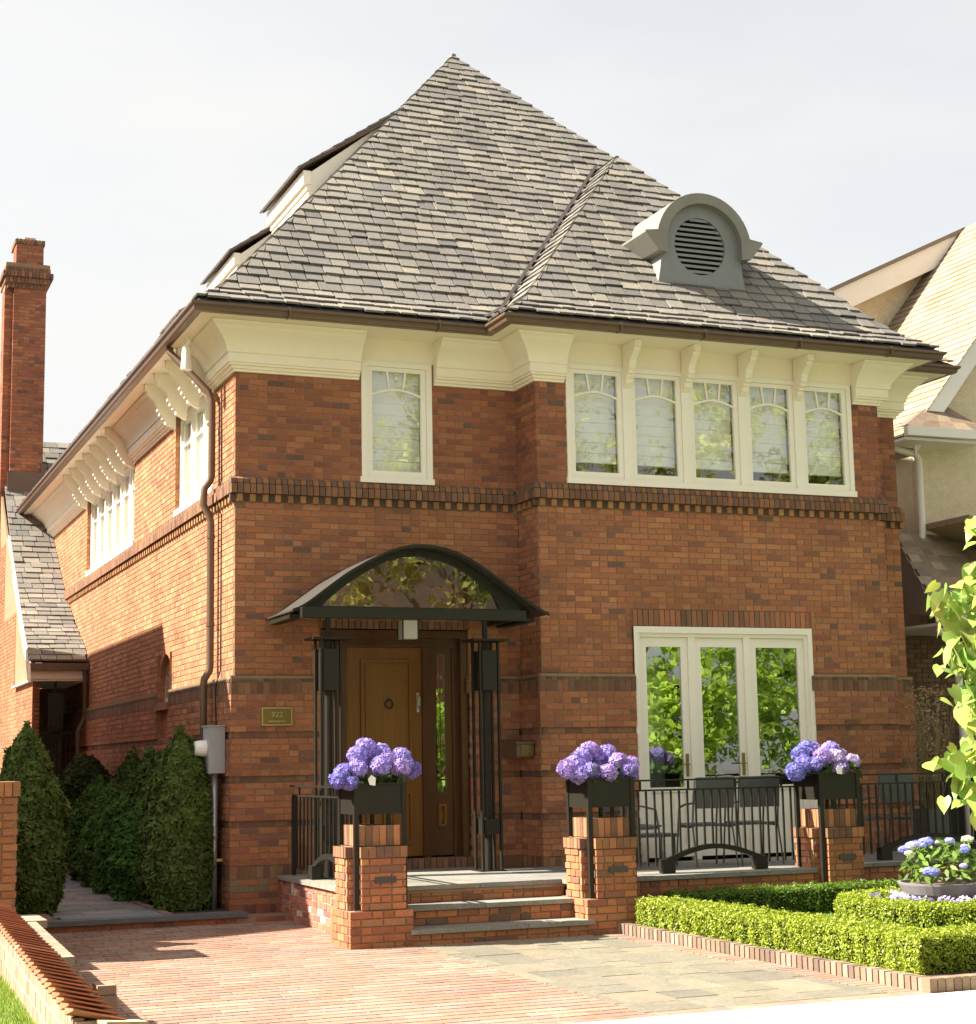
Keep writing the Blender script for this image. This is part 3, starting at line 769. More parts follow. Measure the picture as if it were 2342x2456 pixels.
# barrel body behind
for i in range(len(prof)-1):
    (xa, za), (xb, zb) = prof[i], prof[i+1]
    def back(z): return max(vy+.02, -.584-.2+(z-6.871)/1.145+.08)
    vo.poly([(xa, vy, za), (xb, vy, zb), (xb, back(zb), zb), (xa, back(za), za)])
vent = vo.build('roof_vent', m_zinc, roofo)
b = MB()
hoodo = arc(5.77, 7.88, .66, 186, -6, 26); hoodi = arc(5.77, 7.88, .53, 186, -6, 26)
for i in range(26):
    o0, o1, i0, i1 = hoodo[i], hoodo[i+1], hoodi[i], hoodi[i+1]
    yb = lambda z: min(1.3, -.584-.2+(z-6.871)/1.145+.12)
    if i in (12,): pass
    b.poly([(o0[0], vy-.10, o0[1]), (o1[0], vy-.10, o1[1]), (i1[0], vy-.10, i1[1]), (i0[0], vy-.10, i0[1])])
    b.poly([(o0[0], vy-.10, o0[1]), (o1[0], vy-.10, o1[1]), (o1[0], yb(o1[1]), o1[1]), (o0[0], yb(o0[1]), o0[1])])
    b.poly([(i0[0], vy-.10, i0[1]), (i1[0], vy-.10, i1[1]), (i1[0], vy+.0, i1[1]), (i0[0], vy+.0, i0[1])])
b.build('vent_hood', m_copper, vent, smooth=False)
for s_ in (-1, 1):   # little eaves on both sides
    b = MB()
    ex = 5.77+s_*.52; tip = 5.77+s_*1.0
    P = [(ex, 7.76), (ex+s_*.10, 7.70), (tip-s_*.16, 7.80), (tip, 8.0), (tip-s_*.35, 8.02), (ex, 7.97)]
    P = [(ex, 7.74), (ex+s_*.13, 7.755), (5.77+s_*.82, 7.965), (5.77+s_*.82, 7.99), (ex+s_*.09, 8.02), (ex, 8.02)]
    if s_ < 0: P = P[::-1]
    b.extr([(x, vy-.105, z) for x, z in P], (0, .95, 0)); b.build('vent_eave', m_copper, vent)
b = MB()
for k in range(11):
    z = 7.885-.34+k*.066; hw = math.sqrt(max(0, .365**2-(z+.02-7.885)**2))*.352/.365
    b.extr([(5.752-hw, vy+.012, z), (5.752-hw, vy+.072, z+.028), (5.752-hw, vy+.072, z+.045), (5.752-hw, vy+.012, z+.034)], (2*hw, 0, 0))
b.build('louvre', m_zinc, vent)
b = MB(); b.box(5.38, 6.12, vy+.098, vy+.12, 7.48, 8.28); b.build('vent_backing', m_dark, vent)
b = MB(); b.extr([(5.08, vy-.05, 7.245), (5.08, vy-.05, 7.27), (5.08, vy+.01, 7.34), (5.08, vy+.01, 7.315)], (1.37, 0, 0)); b.build('vent_flashing', m_zinc, vent)

# ================================================================== WINDOWS
T = .47   # terrace level
fz = MB(); fz.box(1.40, 2.38, -.004, .05, 6.215, 6.48); fz.build('frieze_board', m_cream, house)
fz = MB(); fz.box(3.74, 7.72, -.588, -.53, 6.215, 6.48); fz.build('frieze_board', m_cream, house)
fz = MB(); fz.box(-.004, .14, 1.0, 3.28, 6.101, 6.472); fz.build('frieze_board', m_cream, house)
fz = MB(); fz.box(-.004, .14, 5.95, 10.4, 6.101, 6.472); fz.build('frieze_board', m_cream, house)
def sash(x0, x1, z0, z1, yf, parent, blind=.2, name='window_sash', dark=False):
    """one casement with glass, arched transom bar with two splayed muntins, and a blind inside"""
    st_ = .062
    b = MB()
    b.box(x0, x0+st_, yf, yf+.045, z0, z1); b.box(x1-st_, x1, yf, yf+.045, z0, z1)
    b.box(x0+st_, x1-st_, yf, yf+.045, z1-st_*.8, z1); b.box(x0+st_, x1-st_, yf, yf+.045, z0, z0+.075)
    zs_ = z1-.335; gx0, gx1 = x0+st_, x1-st_; wd = gx1-gx0
    arcp = [(gx0+wd*i/12, zs_+.065*math.sin(math.pi*i/12)) for i in range(13)]
    for i in range(12):
        (xa, za), (xb, zb) = arcp[i], arcp[i+1]
        b.extr([(xa, yf+.006, za), (xb, yf+.006, zb), (xb, yf+.006, zb+.024), (xa, yf+.006, za+.024)], (0, .03, 0))
    for fx, tx in ((.36, .31), (.64, .69)):
        za = zs_+.065*math.sin(math.pi*fx)+.02
        xa, xb = gx0+wd*fx, gx0+wd*tx
        b.extr([(xa-.011, yf+.006, za), (xa+.011, yf+.006, za), (xb+.011, yf+.006, z1-st_*.8), (xb-.011, yf+.006, z1-st_*.8)], (0, .03, 0))
    s_ = b.build(name, m_white, parent)
    p = MB(); p.box(gx0-.003, gx1+.003, yf+.024, yf+.028, z0+.07, z1-st_*.8+.003); p.build('pane', m_glass, s_)
    if blind is not None:
        p = MB(); zb_ = z0+.075+blind
        nfold = 9
        for k in range(nfold):
            za = zb_+(z1-zb_)*k/nfold; zc2 = zb_+(z1-zb_)*(k+1)/nfold
            p.extr([(gx0-.02, yf+.13, za), (gx0-.02, yf+.115, za+.006), (gx0-.02, yf+.128, zc2), (gx0-.02, yf+.135, zc2)], (wd+.04, 0, 0))
        p.build('blind', m_blind, s_)
    return s_
# single upper window
win = MB()
win.box(1.462, 1.53, -.018, .06, 4.82, 6.212); win.box(2.25, 2.318, -.018, .06, 4.82, 6.212); win.box(1.53, 2.25, -.018, .06, 6.15, 6.212); win.box(1.44, 2.33, -.04, .06, 4.79, 4.858)
wo_ = win.build('window', m_white, house)
sash(1.532, 2.248, 4.86, 6.148, 0.0, wo_, 0.0)
# group of five
ge = [3.765, 4.552, 5.338, 6.122, 6.905, 7.685]
win = MB(); yw = -.584
win.box(3.765, 7.685, yw-.018, yw+.06, 6.155, 6.212); win.box(3.75, 7.70, yw-.04, yw+.06, 4.79, 4.862)
for i, x in enumerate(ge):
    h_ = .055
    a = x if i == 0 else x-h_; b_ = x if i == 5 else x+h_
    if i == 0: b_ = x+.045
    if i == 5: a = x-.06
    win.box(a, b_, yw-.02, yw+.06, 4.862, 6.155)
wgrp = win.build('window_band', m_white, house)
for i in range(5):
    a = ge[i]+(.047 if i == 0 else .057); b_ = ge[i+1]-(.062 if i == 4 else .057)
    sash(a, b_, 4.864, 6.153, yw+.0, wgrp, .125)
# brackets between the front windows
def bracket(pos, n, u, h=.46, proj=.34, w=.085, ztop=6.474):
    prof = [(0, 0), (proj, 0), (proj, -.075), (proj-.03, -.085), (proj-.035, -.12), (proj-.085, -.16), (proj-.14, -.215), (proj-.165, -.27), (proj-.16, -.31),
            (proj-.19, -.335), (proj-.19, -.36), (proj-.225, -.375), (proj-.225, -.40), (proj-.255, -.415), (proj-.27, -.46), (0, -.52)]
    pts = [(pos[0]+n[0]*a-u[0]*w/2, pos[1]+n[1]*a-u[1]*w/2, ztop+b_*h/.46) for a, b_ in prof]
    b = MB(); b.extr(pts, (u[0]*w, u[1]*w, 0)); return b.build('bracket', m_cream, house)
for x in ge[1:5]: bracket((x, yw-.018), NY, X_)
# side windows: posts and sashes, brackets above
def side_window(y0, y1, n_):
    b = MB(); b.box(.062, .14, y0, y1, 6.03, 6.10); b.box(-.02, .14, y0-.015, y1+.015, 4.79, 4.862)
    pitch = (y1-y0)/n_
    for i in range(n_+1):
        a = y0+i*pitch; b.box(.058, .14, max(y0, a-.05), min(y1, a+.05), 4.862, 6.03)
    w = b.build('window_band', m_white, house)
    for i in range(n_):
        a, e_ = y0+i*pitch+.052, y0+(i+1)*pitch-.052
        s_ = MB(); s_.box(.08, .125, a, a+.06, 4.864, 6.028); s_.box(.08, .125, e_-.06, e_, 4.864, 6.028); s_.box(.08, .125, a+.06, e_-.06, 5.97, 6.028); s_.box(.08, .125, a+.06, e_-.06, 4.864, 4.94)
        s_.box(.086, .116, a+.06, e_-.06, 5.68, 5.705)
        so_ = s_.build('window_sash', m_white, w)
        p = MB(); p.box(.104, .108, a+.055, e_-.055, 4.93, 5.98); p.build('pane', m_glass, so_)
        p = MB(); p.box(.128, .136, a+.05, e_-.05, 4.90, 6.0); p.build('blind', m_blind, so_)
side_window(1.1, 3.2, 3); side_window(6.05, 10.3, 6)
for y in (1.15, 1.8, 2.5, 3.15): bracket((-.018, y), NX, Y_, h=.5, proj=.40, w=.09)
for i in range(7): bracket((-.018, 6.1+i*.69), NX, Y_, h=.5, proj=.40, w=.09)

# ------------------------------------------------------------------ french doors
fy = -.584
b = MB()
b.box(4.54, 4.60, fy-.03, fy+.08, T, 3.15); b.box(6.89, 6.95, fy-.03, fy+.08, T, 3.15); b.box(4.60, 6.89, fy-.03, fy+.08, 3.075, 3.15)
b.box(4.60, 4.635, fy+.0, fy+.1, T, 3.075); b.box(6.855, 6.89, fy+.0, fy+.1, T, 3.075); b.box(4.635, 6.855, fy, fy+.1, 3.03, 3.075)
for x in (5.31, 6.06): b.box(x-.045, x+.045, fy+.005, fy+.10, T, 3.03)
fd = b.build('french_door_frame', m_white, house)
for (a, e_, hx) in ((4.637, 5.263, 5.215), (5.357, 6.013, 5.965), (6.107, 6.853, None)):
    b = MB(); z0, z1 = T+.04, 3.028; st_ = .085
    b.box(a, a+st_, fy+.03, fy+.08, z0, z1); b.box(e_-st_, e_, fy+.03, fy+.08, z0, z1); b.box(a+st_, e_-st_, fy+.03, fy+.08, z1-.11, z1)
    b.box(a+st_, e_-st_, fy+.03, fy+.08, 1.245, 1.30); b.box(a+st_, e_-st_, fy+.03, fy+.08, z0, z0+.12)
    b.box(a+st_, e_-st_, fy+.05, fy+.07, z0+.12, 1.245)
    dl = b.build('french_door', m_white, fd)
    p = MB(); p.box(a+st_-.003, e_-st_+.003, fy+.05, fy+.056, 1.298, z1-.108); p.build('pane', m_glassd, dl)
    for k in range(3):
        p = MB(); xx = a+st_+(e_-a-2*st_)*(k+.5)/3; ww = (e_-a-2*st_)/3-.014
        p.box(xx-ww/2, xx+ww/2, fy+.042, fy+.0498, z0+.135, .86); p.build('panel', m_white, dl)
        p = MB(); p.box(xx-ww/2, xx+ww/2, fy+.042, fy+.0498, .875, 1.23); p.build('panel', m_white, dl)
    if hx:
        p = MB(); p.box(hx-.018, hx+.018, fy+.018, fy+.03, 1.42, 1.68); p.tube([(hx, fy+.02, 1.56), (hx, fy-.03, 1.56), (hx-.10, fy-.03, 1.56)], .009, 6); p.build('door_handle', m_brass, dl)
p = MB()
for k in range(24):
    xx = 4.66+k*.02
    p.extr([(xx, fy+.45+.02*math.sin(k*1.3), 1.0), (xx+.02, fy+.45+.02*math.sin((k+1)*1.3), 1.0), (xx+.02, fy+.45+.02*math.sin((k+1)*1.3), 3.05), (xx, fy+.45+.02*math.sin(k*1.3), 3.05)], (0, .004, 0))
p.build('curtain', m_blind, house)
# ------------------------------------------------------------------ front door
dy = .10
b = MB()
for (x0, x1, z0, z1, y0) in [(.965, 1.05, T, 3.115, -.0), (2.63, 2.715, T, 3.115, 0), (1.05, 2.63, 3.03, 3.115, 0)]: b.box(x0, x1, y0, dy+.10, z0, z1)
for (x0, x1, z0, z1) in [(1.05, 1.30, T, 3.03), (1.30, 2.63, 2.93, 3.03), (2.20, 2.285, T, 2.93), (2.56, 2.63, T, 2.93)]: b.box(x0, x1, dy, dy+.10, z0, z1)
b.box(1.055, 2.625, dy-.02, dy, 2.935, 2.965)
dfm = b.build('door_frame', m_woodd, house)
b = MB(); b.box(1.302, 2.198, dy+.035, dy+.09, .60, 2.928); dr_ = b.build('front_door', m_wood, dfm)
def panel(x0, x1, z0, z1, y, par, nm='door_panel', depth=.032):
    b = MB(); w_ = .028
    for (a, e_, f, g_) in ((x0, x0+w_, z0, z1), (x1-w_, x1, z0, z1), (x0+w_, x1-w_, z0, z0+w_), (x0+w_, x1-w_, z1-w_, z1)): b.box(a, e_, y-depth, y, f, g_)
    b.box(x0+w_+.03, x1-w_-.03, y-.012, y, z0+w_+.03, z1-w_-.03)
    return b.build(nm, m_wood, par)
panel(1.47, 2.07, 1.42, 2.79, dy+.035, dr_); panel(1.47, 1.755, .74, 1.32, dy+.035, dr_); panel(1.785, 2.07, .74, 1.32, dy+.035, dr_)
b = MB(); b.tube([(1.80+.045*math.cos(a), dy+.005, 2.29+.045*math.sin(a)) for a in np.linspace(0, 2*math.pi, 17)], .008, 6); b.tube([(1.80, dy+.035, 2.345), (1.80, dy-.01, 2.34)], .014, 8); b.build('door_knocker', m_iron, dr_)
b = MB(); b.box(2.135, 2.165, dy+.02, dy+.034, 2.20, 2.42); b.tube([(2.15, dy+.02, 2.25), (2.15, dy-.03, 2.27), (2.15, dy-.03, 2.37), (2.15, dy+.02, 2.39)], .01, 6); b.build('door_handle', M('nickel', (.5, .45, .38), .3, .8), dr_)
b = MB(); b.box(2.287, 2.365, dy+.02, dy+.06, .6, 2.928); b.box(2.48, 2.558, dy+.02, dy+.06, .6, 2.928); b.box(2.365, 2.48, dy+.02, dy+.06, .6, 1.30); b.box(2.365, 2.48, dy+.02, dy+.06, 2.86, 2.928)
b.box(2.418, 2.427, dy+.03, dy+.05, 1.30, 2.86)
sl_ = b.build('sidelight', m_woodd, dfm)
b = MB(); b.box(2.362, 2.483, dy+.036, dy+.041, 1.29, 2.87); b.build('pane', m_glassd, sl_)
panel(2.375, 2.47, .92, 1.17, dy+.02, sl_, 'sidelight_panel')
b = MB(); b.box(2.64, 2.715, -.06, dy, .40, .40); 
ths = []
for k in range(24):
    ths.append(dict(o=(.97+k*.0725, -.10, T+.002), u=X_, n=NY, l=.064, h=.11, d=.2, col=pick(PAL_DK), full=False))
tb = MB()
for q in ths: tb.obox(q['o'], (q['l'], 0, 0), (0, q['d'], 0), (0, 0, q['h']), q['col'])
tb.build('doorstep', m_brick, house)
# plaque
pq = MB(); pq.box(.285, .625, -.072, -.052, 2.06, 2.255); pqo = pq.build('house_number_sign', m_brass, None, label='small brass house number plaque reading 922 on the brick left of the door', cat='sign', origin=(.285, -.072, 2.06))
b = MB()
for (x0, x1, z0, z1) in ((.285, .625, 2.243, 2.255), (.285, .625, 2.06, 2.072), (.285, .297, 2.072, 2.243), (.613, .625, 2.072, 2.243)): b.box(x0, x1, -.079, -.073, z0, z1)
b.build('sign_rim', m_brassl, pqo)
def text3d(name, txt, size, loc, mat, parent, ext=.003):
    cu = bpy.data.curves.new(name, 'FONT'); cu.body = txt; cu.size = size; cu.extrude = ext; cu.align_x = 'CENTER'; cu.align_y = 'CENTER'
    tmp = bpy.data.objects.new('tmp_text', cu); COL.objects.link(tmp)
    dg = bpy.context.evaluated_depsgraph_get(); me = bpy.data.meshes.new_from_object(tmp.evaluated_get(dg))
    bpy.data.objects.remove(tmp); me.materials.clear(); me.materials.append(mat)
    o = bpy.data.objects.new(name, me); link(o, parent, loc); o.rotation_euler = (math.pi/2, 0, 0); return o
text3d('house_number', '922', .085, (.455, -.076, 2.175), m_brassl, pqo)
for k in range(7):
    b = MB(); b.box(.36+k*.027, .378+k*.027, -.078, -.073, 2.098, 2.112); b.build('letter', m_brassl, pqo)
# mailbox
mb_ = thing('mailbox', 'small bronze mailbox fixed to the brick in the corner right of the canopy', 'mailbox', (3.2, -.3, 1.68))
b = MB(); b.extr([(3.10, -.48, 1.68), (3.10, -.06, 1.68), (3.10, -.06, 1.85), (3.10, -.48, 1.82)], (.21, 0, 0)); b.build('box', m_gutter, mb_)
b = MB(); b.extr([(3.085, -.50, 1.822), (3.085, -.055, 1.852), (3.085, -.055, 1.875), (3.085, -.50, 1.845)], (.24, 0, 0)); b.build('lid', m_gutter, mb_)
b = MB(); b.box(3.15, 3.305, -.489, -.482, 1.69, 1.81); b.build('front_plate', M('box_brass', (.17, .12, .05), .35, .6), mb_)

# ================================================================== CANOPY
can = thing('entrance_canopy', 'dark green metal arched canopy with glass front over the entrance, carried on two posts', 'canopy', (1.58, -.6, 3.17))
cxm, hwl, hwr, zt0 = 1.655, 1.315, 1.595, 3.215; YF = -1.0
_cx = [.34, .45, .513, .697, .929, 1.164, 1.402, 1.55, 1.69, 1.86, 2.03, 2.19, 2.348, 2.593, 2.84, 3.014, 3.139, 3.24]
_cz = [3.205, 3.255, 3.295, 3.435, 3.605, 3.742, 3.855, 3.902, 3.926, 3.928, 3.905, 3.858, 3.788, 3.637, 3.458, 3.338, 3.265, 3.212]
def cz_of(x):
    x = min(3.25, max(.34, x)); return float(sum(w_*np.interp(min(3.24, max(.34, x+d_)), _cx, _cz) for d_, w_ in ((-.05, .2), (-.025, .2), (0, .2), (.025, .2), (.05, .2))))
m_can = M('canopy_metal', (.014, .0145, .008), .45, .1, noise=.12, ns=5, spec=.35)
m_zn2 = M('canopy_sheet', (.075, .068, .06), .42, .4, noise=.1, ns=4)
xs_ = [cxm-hwl+(hwl+hwr)*i/48 for i in range(49)]
b = MB()
for i in range(48):
    xa, xb = xs_[i], xs_[i+1]; za, zb = cz_of(xa), cz_of(xb)
    b.extr([(xa, YF-.10, za), (xb, YF-.10, zb), (xb, YF-.10, zb+.016), (xa, YF-.10, za+.016)], (0, 1.095, 0))
b.build('roof_sheet', m_zn2, can)
b = MB()
for i in range(48):
    xa, xb = xs_[i], xs_[i+1]; za, zb = cz_of(xa), cz_of(xb)
    b.extr([(xa, YF-.12, za-.012), (xb, YF-.12, zb-.012), (xb, YF-.12, zb+.022), (xa, YF-.12, za+.022)], (0, .02, 0))
b.build('roof_edge', m_can, can)
# front frame with the glass lunette
b = MB(); x0, x1 = .455, 2.975; N_ = 40
gx0, gx1 = .755, 2.67
for i in range(N_):
    xa, xb = x0+(x1-x0)*i/N_, x0+(x1-x0)*(i+1)/N_
    ta, tb_ = cz_of(xa)-.02, cz_of(xb)-.02
    def gl(x):
        if x <= gx0 or x >= gx1: return 3.285
        return max(3.285, cz_of(x)-.088-.05*abs((x-cxm)/.9)**2)
    if xb <= gx0 or xa >= gx1:
        b.extr([(xa, YF+.05, 3.235), (xb, YF+.05, 3.235), (xb, YF+.05, tb_), (xa, YF+.05, ta)], (0, .04, 0))
    else:
        b.extr([(xa, YF+.05, 3.235), (xb, YF+.05, 3.235), (xb, YF+.05, 3.285), (xa, YF+.05, 3.285)], (0, .04, 0))
        b.extr([(xa, YF+.05, gl(xa)), (xb, YF+.05, gl(xb)), (xb, YF+.05, tb_), (xa, YF+.05, ta)], (0, .04, 0))
b.build('front_frame', m_can, can)
b = MB()
for i in range(N_):
    xa, xb = x0+(x1-x0)*i/N_, x0+(x1-x0)*(i+1)/N_
    if xb > gx0 and xa < gx1: b.poly([(xa, YF+.075, 3.275), (xb, YF+.075, 3.275), (xb, YF+.075, gl(xb)+.01), (xa, YF+.075, gl(xa)+.01)])
b.build('lunette_glass', m_glassc, can)
b = MB(); b.box(.38, 2.88, -1.335, -1.255, 3.125, 3.2355); b.build('chord', m_can, can)
for xx in (.46, 2.91):
    b = MB(); b.box(xx, xx+.06, YF+.12, -.02, 3.165, 3.235); b.build('side_beam', m_can, can)
for xx in (.36, 3.04):
    b = MB(); b.box(xx, xx+.12, YF+.08, -.10, 3.15, 3.195); b.build('outrigger', m_can, can)
def canopy_post(px, py):
    def pt(nm, f):
        b = MB(); f(b); return b.build(nm, m_iron, can)
    pt('post_cap', lambda b: b.box(px-.21, px+.21, py-.17, py+.17, 2.93, 2.955))
    pt('rod', lambda b: b.tube([(px, py, 2.95), (px, py, 3.19)], .03, 10))
    for sx in (-1, 1):
        for sy in (-1, 1):
            pt('upright', lambda b: b.box(px+sx*.108-.011, px+sx*.108+.011, py+sy*.10-.022, py+sy*.10+.022, T+.012, 2.93))
    pt('core_tube', lambda b: b.tube([(px, py, T+.012), (px, py, 2.93)], .040, 14))
    for nm, z0, z1 in (('upper_box', 2.40, 2.83), ('lower_collar', .86, 1.02)):
        pt(nm, lambda b: b.box(px-.085, px+.085, py-.125, py+.125, z0, z1))
    pt('foot_plate', lambda b: b.box(px-.15, px+.15, py-.14, py+.14, T+.002, T+.012))
canopy_post(.795, -.86); canopy_post(2.585, -.86)
# lantern
ln = thing('pendant_lantern', 'square pale glass lantern hanging under the arched canopy above the door', 'lantern', (1.79, -.6, 2.97))
b = MB(); b.box(1.70, 1.87, -.68, -.52, 2.97, 3.17); b.build('shade', m_lamp, ln)
b = MB(); b.tube([(1.785, -.6, 3.17), (1.785, -.6, 3.245)], .010, 6); b.box(.47, 2.96, -.61, -.59, 3.246, 3.262); b.build('stem', m_can, ln)
for dx in (-.088, .088):
    for dy_ in (-.083, .083):
        b = MB(); b.box(1.785+dx-.006, 1.785+dx+.006, -.6+dy_-.006, -.6+dy_+.006, 2.96, 3.175); b.build('corner_bar', m_can, ln)

# ================================================================== TERRACE AND STEPS
ter = thing('terrace', 'raised brick terrace with bluestone paving and three front steps to the entrance', 'terrace', (4.8, -1.5, 0))
GT = []
def twall(name, P0, u, n, L, z0, z1, pal=PAL, cut=0, offs=0, start=0):
    b = MB(); cells(P0, u, n, L, z0, z1, [], .009, b); w = b.build(name, m_mortar if pal is not PAL_PINK else m_mortar_w, ter)
    num = int((z1-z0)/c+.5); ch = (z1-z0)/num
    bs = courses((P0[0]+u[0]*start, P0[1]+u[1]*start), u, n, L-cut-start, z0, num, ch=ch, pal=pal, offs=offs, proud=.004)
    GT.append((w, bs))
zt = T-.045
twall('left_terrace_wall', (.50, -.052), NY, NX, 2.50, -.05, zt, PAL_PINK, cut=.0)
twall('front_terrace_wall', (3.27, -2.66), X_, NY, 2.3, -.12, zt)
twall('far_terrace_wall', (6.05, -2.26), X_, NY, 5.0, -.12, zt)
zr3 = [gz(0, -3.1), .125, .305, T]; yn = [-3.14, -2.81, -2.48]
for k in range(3):
    twall('step_riser', (.88, yn[k]+.03), X_, NY, 1.86, zr3[k] if k else zr3[0]-.02, zr3[k+1]-.045, PAL+[((.15, .09, .06), 20)], offs=.07*k)
    # tread slabs
    cuts = [.88, 1.75, 2.74] if k == 1 else ([.88, 2.05, 2.74] if k == 0 else None)
    if cuts:
        for a, e_ in zip(cuts[:-1], cuts[1:]):
            b = MB(); b.box(a+.002, e_-.002, yn[k], yn[k+1]+.035, zr3[k+1]-.043, zr3[k+1]); o = b.build('tread', m_bluestone, ter); o.color = (*pick(PAL_BS), 1)
# terrace paving slabs
def slabs(x0, x1, y0, y1, wy=.45):
    y = y0; r_ = 0
    while y < y1-.02:
        ye = min(y+wy, y1)
        if y1-ye < .1: ye = y1
        x = x0; first = True
        while x < x1-.02:
            w = R.choice([.6, .75, .45, .9]); xe = min(x+w, x1)
            if x1-xe < .15: xe = x1
            b = MB(); b.box(x+.003, xe-.003, y+.003, ye-.003, zt+.002, T+R.uniform(-.001, .0015)); o = b.build('stone_slab', m_bluestone, ter, origin=(x, y, T)); o.color = (*pick(PAL_BS), 1)
            x = xe
        y = ye; r_ += 1
slabs(.46, .93, -2.50, -.055, .6)
slabs(.93, 2.70, -2.48, -.055)
slabs(2.70, 5.55, -2.69, -.64)
slabs(5.55, 6.05, -2.2, -.64)
slabs(6.05, 8.14, -2.29, -.64)
slabs(8.14, 11.0, -2.29, .9)
b = MB(); b.box(.52, 10.9, -2.25, -.06, zt-.03, zt); b.box(.9, 2.75, -2.46, -2.2, zt-.03, zt-.002); b.build('bed_slab', m_mortar, ter)
emit(GT, ter, 300)

# ------------------------------------------------------------------ brick pillars
def pillar(X0, Y0, z0, label, cap=True):
    p = thing('brick_pillar', label, 'pillar', (X0+.3, Y0+.3, z0), 'brick pillars along the terrace')
    w = .60; zl = .315; k = []
    def shell(xa, xb, ya, yb, za, zb, pal=PAL, bandh=None, offs=0., faces='flrb'):
        b = MB(); e = .009; b.box(xa+e, xb-e, ya+e, yb-e, za, zb-.004); b.build('pillar_core', m_mortar, p)
        if bandh:
            k.extend(band((xa, ya), X_, NY, xb-xa, za, zb, .0715, 0, pal=pal)); k.extend(band((xa, yb), NY, NX, yb-ya-BD-.004, za, zb, .0715, 0, pal=pal)); k.extend(band((xb, ya+BD+.004), Y_, X_, yb-ya-BD-.004, za, zb, .0715, 0, pal=pal))
            k.extend(band((xb-BD, yb), (-1, 0), (0, 1), xb-xa-2*BD, za, zb, .0715, 0, pal=pal))
            return
        num = round((zb-za)/c); ch = (zb-za)/num
        k.extend(courses((xa, ya), X_, NY, xb-xa, za, num, ch=ch, pal=pal, offs=offs, proud=.004))
        k.extend(courses((xa, yb), NY, NX, yb-ya-BD-.006, za, num, ch=ch, pal=pal, offs=offs+.1, proud=.004))
        k.extend(courses((xb, ya+BD+.006), Y_, X_, yb-ya-BD-.006, za, num, ch=ch, pal=pal, offs=offs, proud=.004))
        k.extend(courses((xb-BD, yb), (-1, 0), (0, 1), xb-xa-2*BD, za, num, ch=ch, pal=pal, offs=offs))
    shell(X0, X0+w, Y0, Y0+w, z0, zl)
    shell(X0+.115, X0+w-.06, Y0+.015, Y0+.585, zl, .78, offs=.08)          # body seen from the front
    shell(X0+.012, X0+w-.012, Y0+.145, Y0+.50, zl, .78, offs=.03)
    shell(X0+.10, X0+w-.045, Y0+.0, Y0+.60, .78, .885, PAL_DK+[((.35, .15, .07), 12)], bandh=1)
    shell(X0-.005, X0+w+.005, Y0+.135, Y0+.51, .78, .883, PAL_DK+[((.35, .15, .07), 12)], bandh=1)
    shell(X0+.10, X0+w-.09, Y0+.07, Y0+.54, .885, 1.075, PAL_DK+[((.38, .16, .08), 14)], bandh=1)
    GP_ = [(p, k)]
    emit(GP_, p, 300)
    b = MB(); b.box(X0+.24, X0+.44, Y0+.015-.016, Y0+.015-.003, .555, .61); b.build('name_plate', M('slate_plate', (.05, .05, .052), .6), p)
    return p
pillar(.31, -3.12, gz(0, -3.1)-.02, 'brick pillar left of the front steps, under the leftmost flower box')
pillar(2.67, -3.12, gz(0, -3.1)-.02, 'brick pillar right of the front steps, beside the corner of the clipped hedge')
pillar(5.50, -2.80, -.03, 'brick pillar farther right on the terrace edge, between the two long railings')

# ------------------------------------------------------------------ planter stands
def planter(X0, Y0, label, zl=.315):
    s_ = thing('planter_stand', label, 'planter', (X0+.25, Y0+.27, zl), 'metal flower boxes on the brick pillars')
    w, d = .505, .50; z0, z1 = 1.172, 1.44
    for i, (x, y) in enumerate(((X0, Y0), (X0+w-.045, Y0), (X0, Y0+d-.045), (X0+w-.045, Y0+d-.045))):
        b = MB(); z = zl+.001 if i < 2 else .886
        b.box(x, x+.045, y, y+.008, z, z1); b.box(x if x < X0+.2 else x+.037, x+.008 if x < X0+.2 else x+.045, y+.008, y+.045, z, z1)
        b.build('leg', m_iron, s_)
    b = MB(); e = .010
    b.box(X0+e, X0+w-e, Y0+e, Y0+e+.006, z0, z1); b.box(X0+e, X0+w-e, Y0+d-e-.006, Y0+d-e, z0, z1)
    b.box(X0+e, X0+e+.006, Y0+e+.006, Y0+d-e-.006, z0, z1); b.box(X0+w-e-.006, X0+w-e, Y0+e+.006, Y0+d-e-.006, z0, z1); b.box(X0+.02, X0+w-.02, Y0+.02, Y0+d-.02, z0, z0+.01)
    b.build('box', m_iron, s_)
    b = MB()
    for (x0, x1, y0, y1) in ((X0-.13, X0+.05, Y0-.005, Y0+d+.02), (X0+w-.05, X0+w+.012, Y0-.005, Y0+d+.02), (X0+.05, X0+w-.05, Y0-.005, Y0+.05), (X0+.05, X0+w-.05, Y0+d-.03, Y0+d+.02)): b.box(x0, x1, y0, y1, z1+.001, z1+.014)
    b.build('rim', m_iron, s_)
    b = MB(); b.box(X0+.03, X0+w-.03, Y0+.03, Y0+d-.03, z1-.05, z1-.02); b.build('potting_soil', m_soil, s_)
    b = MB(); b.tube([(X0+w/2, Y0+d/2, 1.077), (X0+w/2, Y0+d/2, z0)], .022, 8); b.build('support_rod', m_iron, s_)
    return s_
planter(.37, -3.07, 'leftmost dark metal flower box on legs over the pillar left of the steps')
planter(2.73, -3.07, 'middle dark metal flower box on legs over the pillar right of the steps')
planter(5.56, -2.75, 'rightmost dark metal flower box on legs, set back on the far pillar')

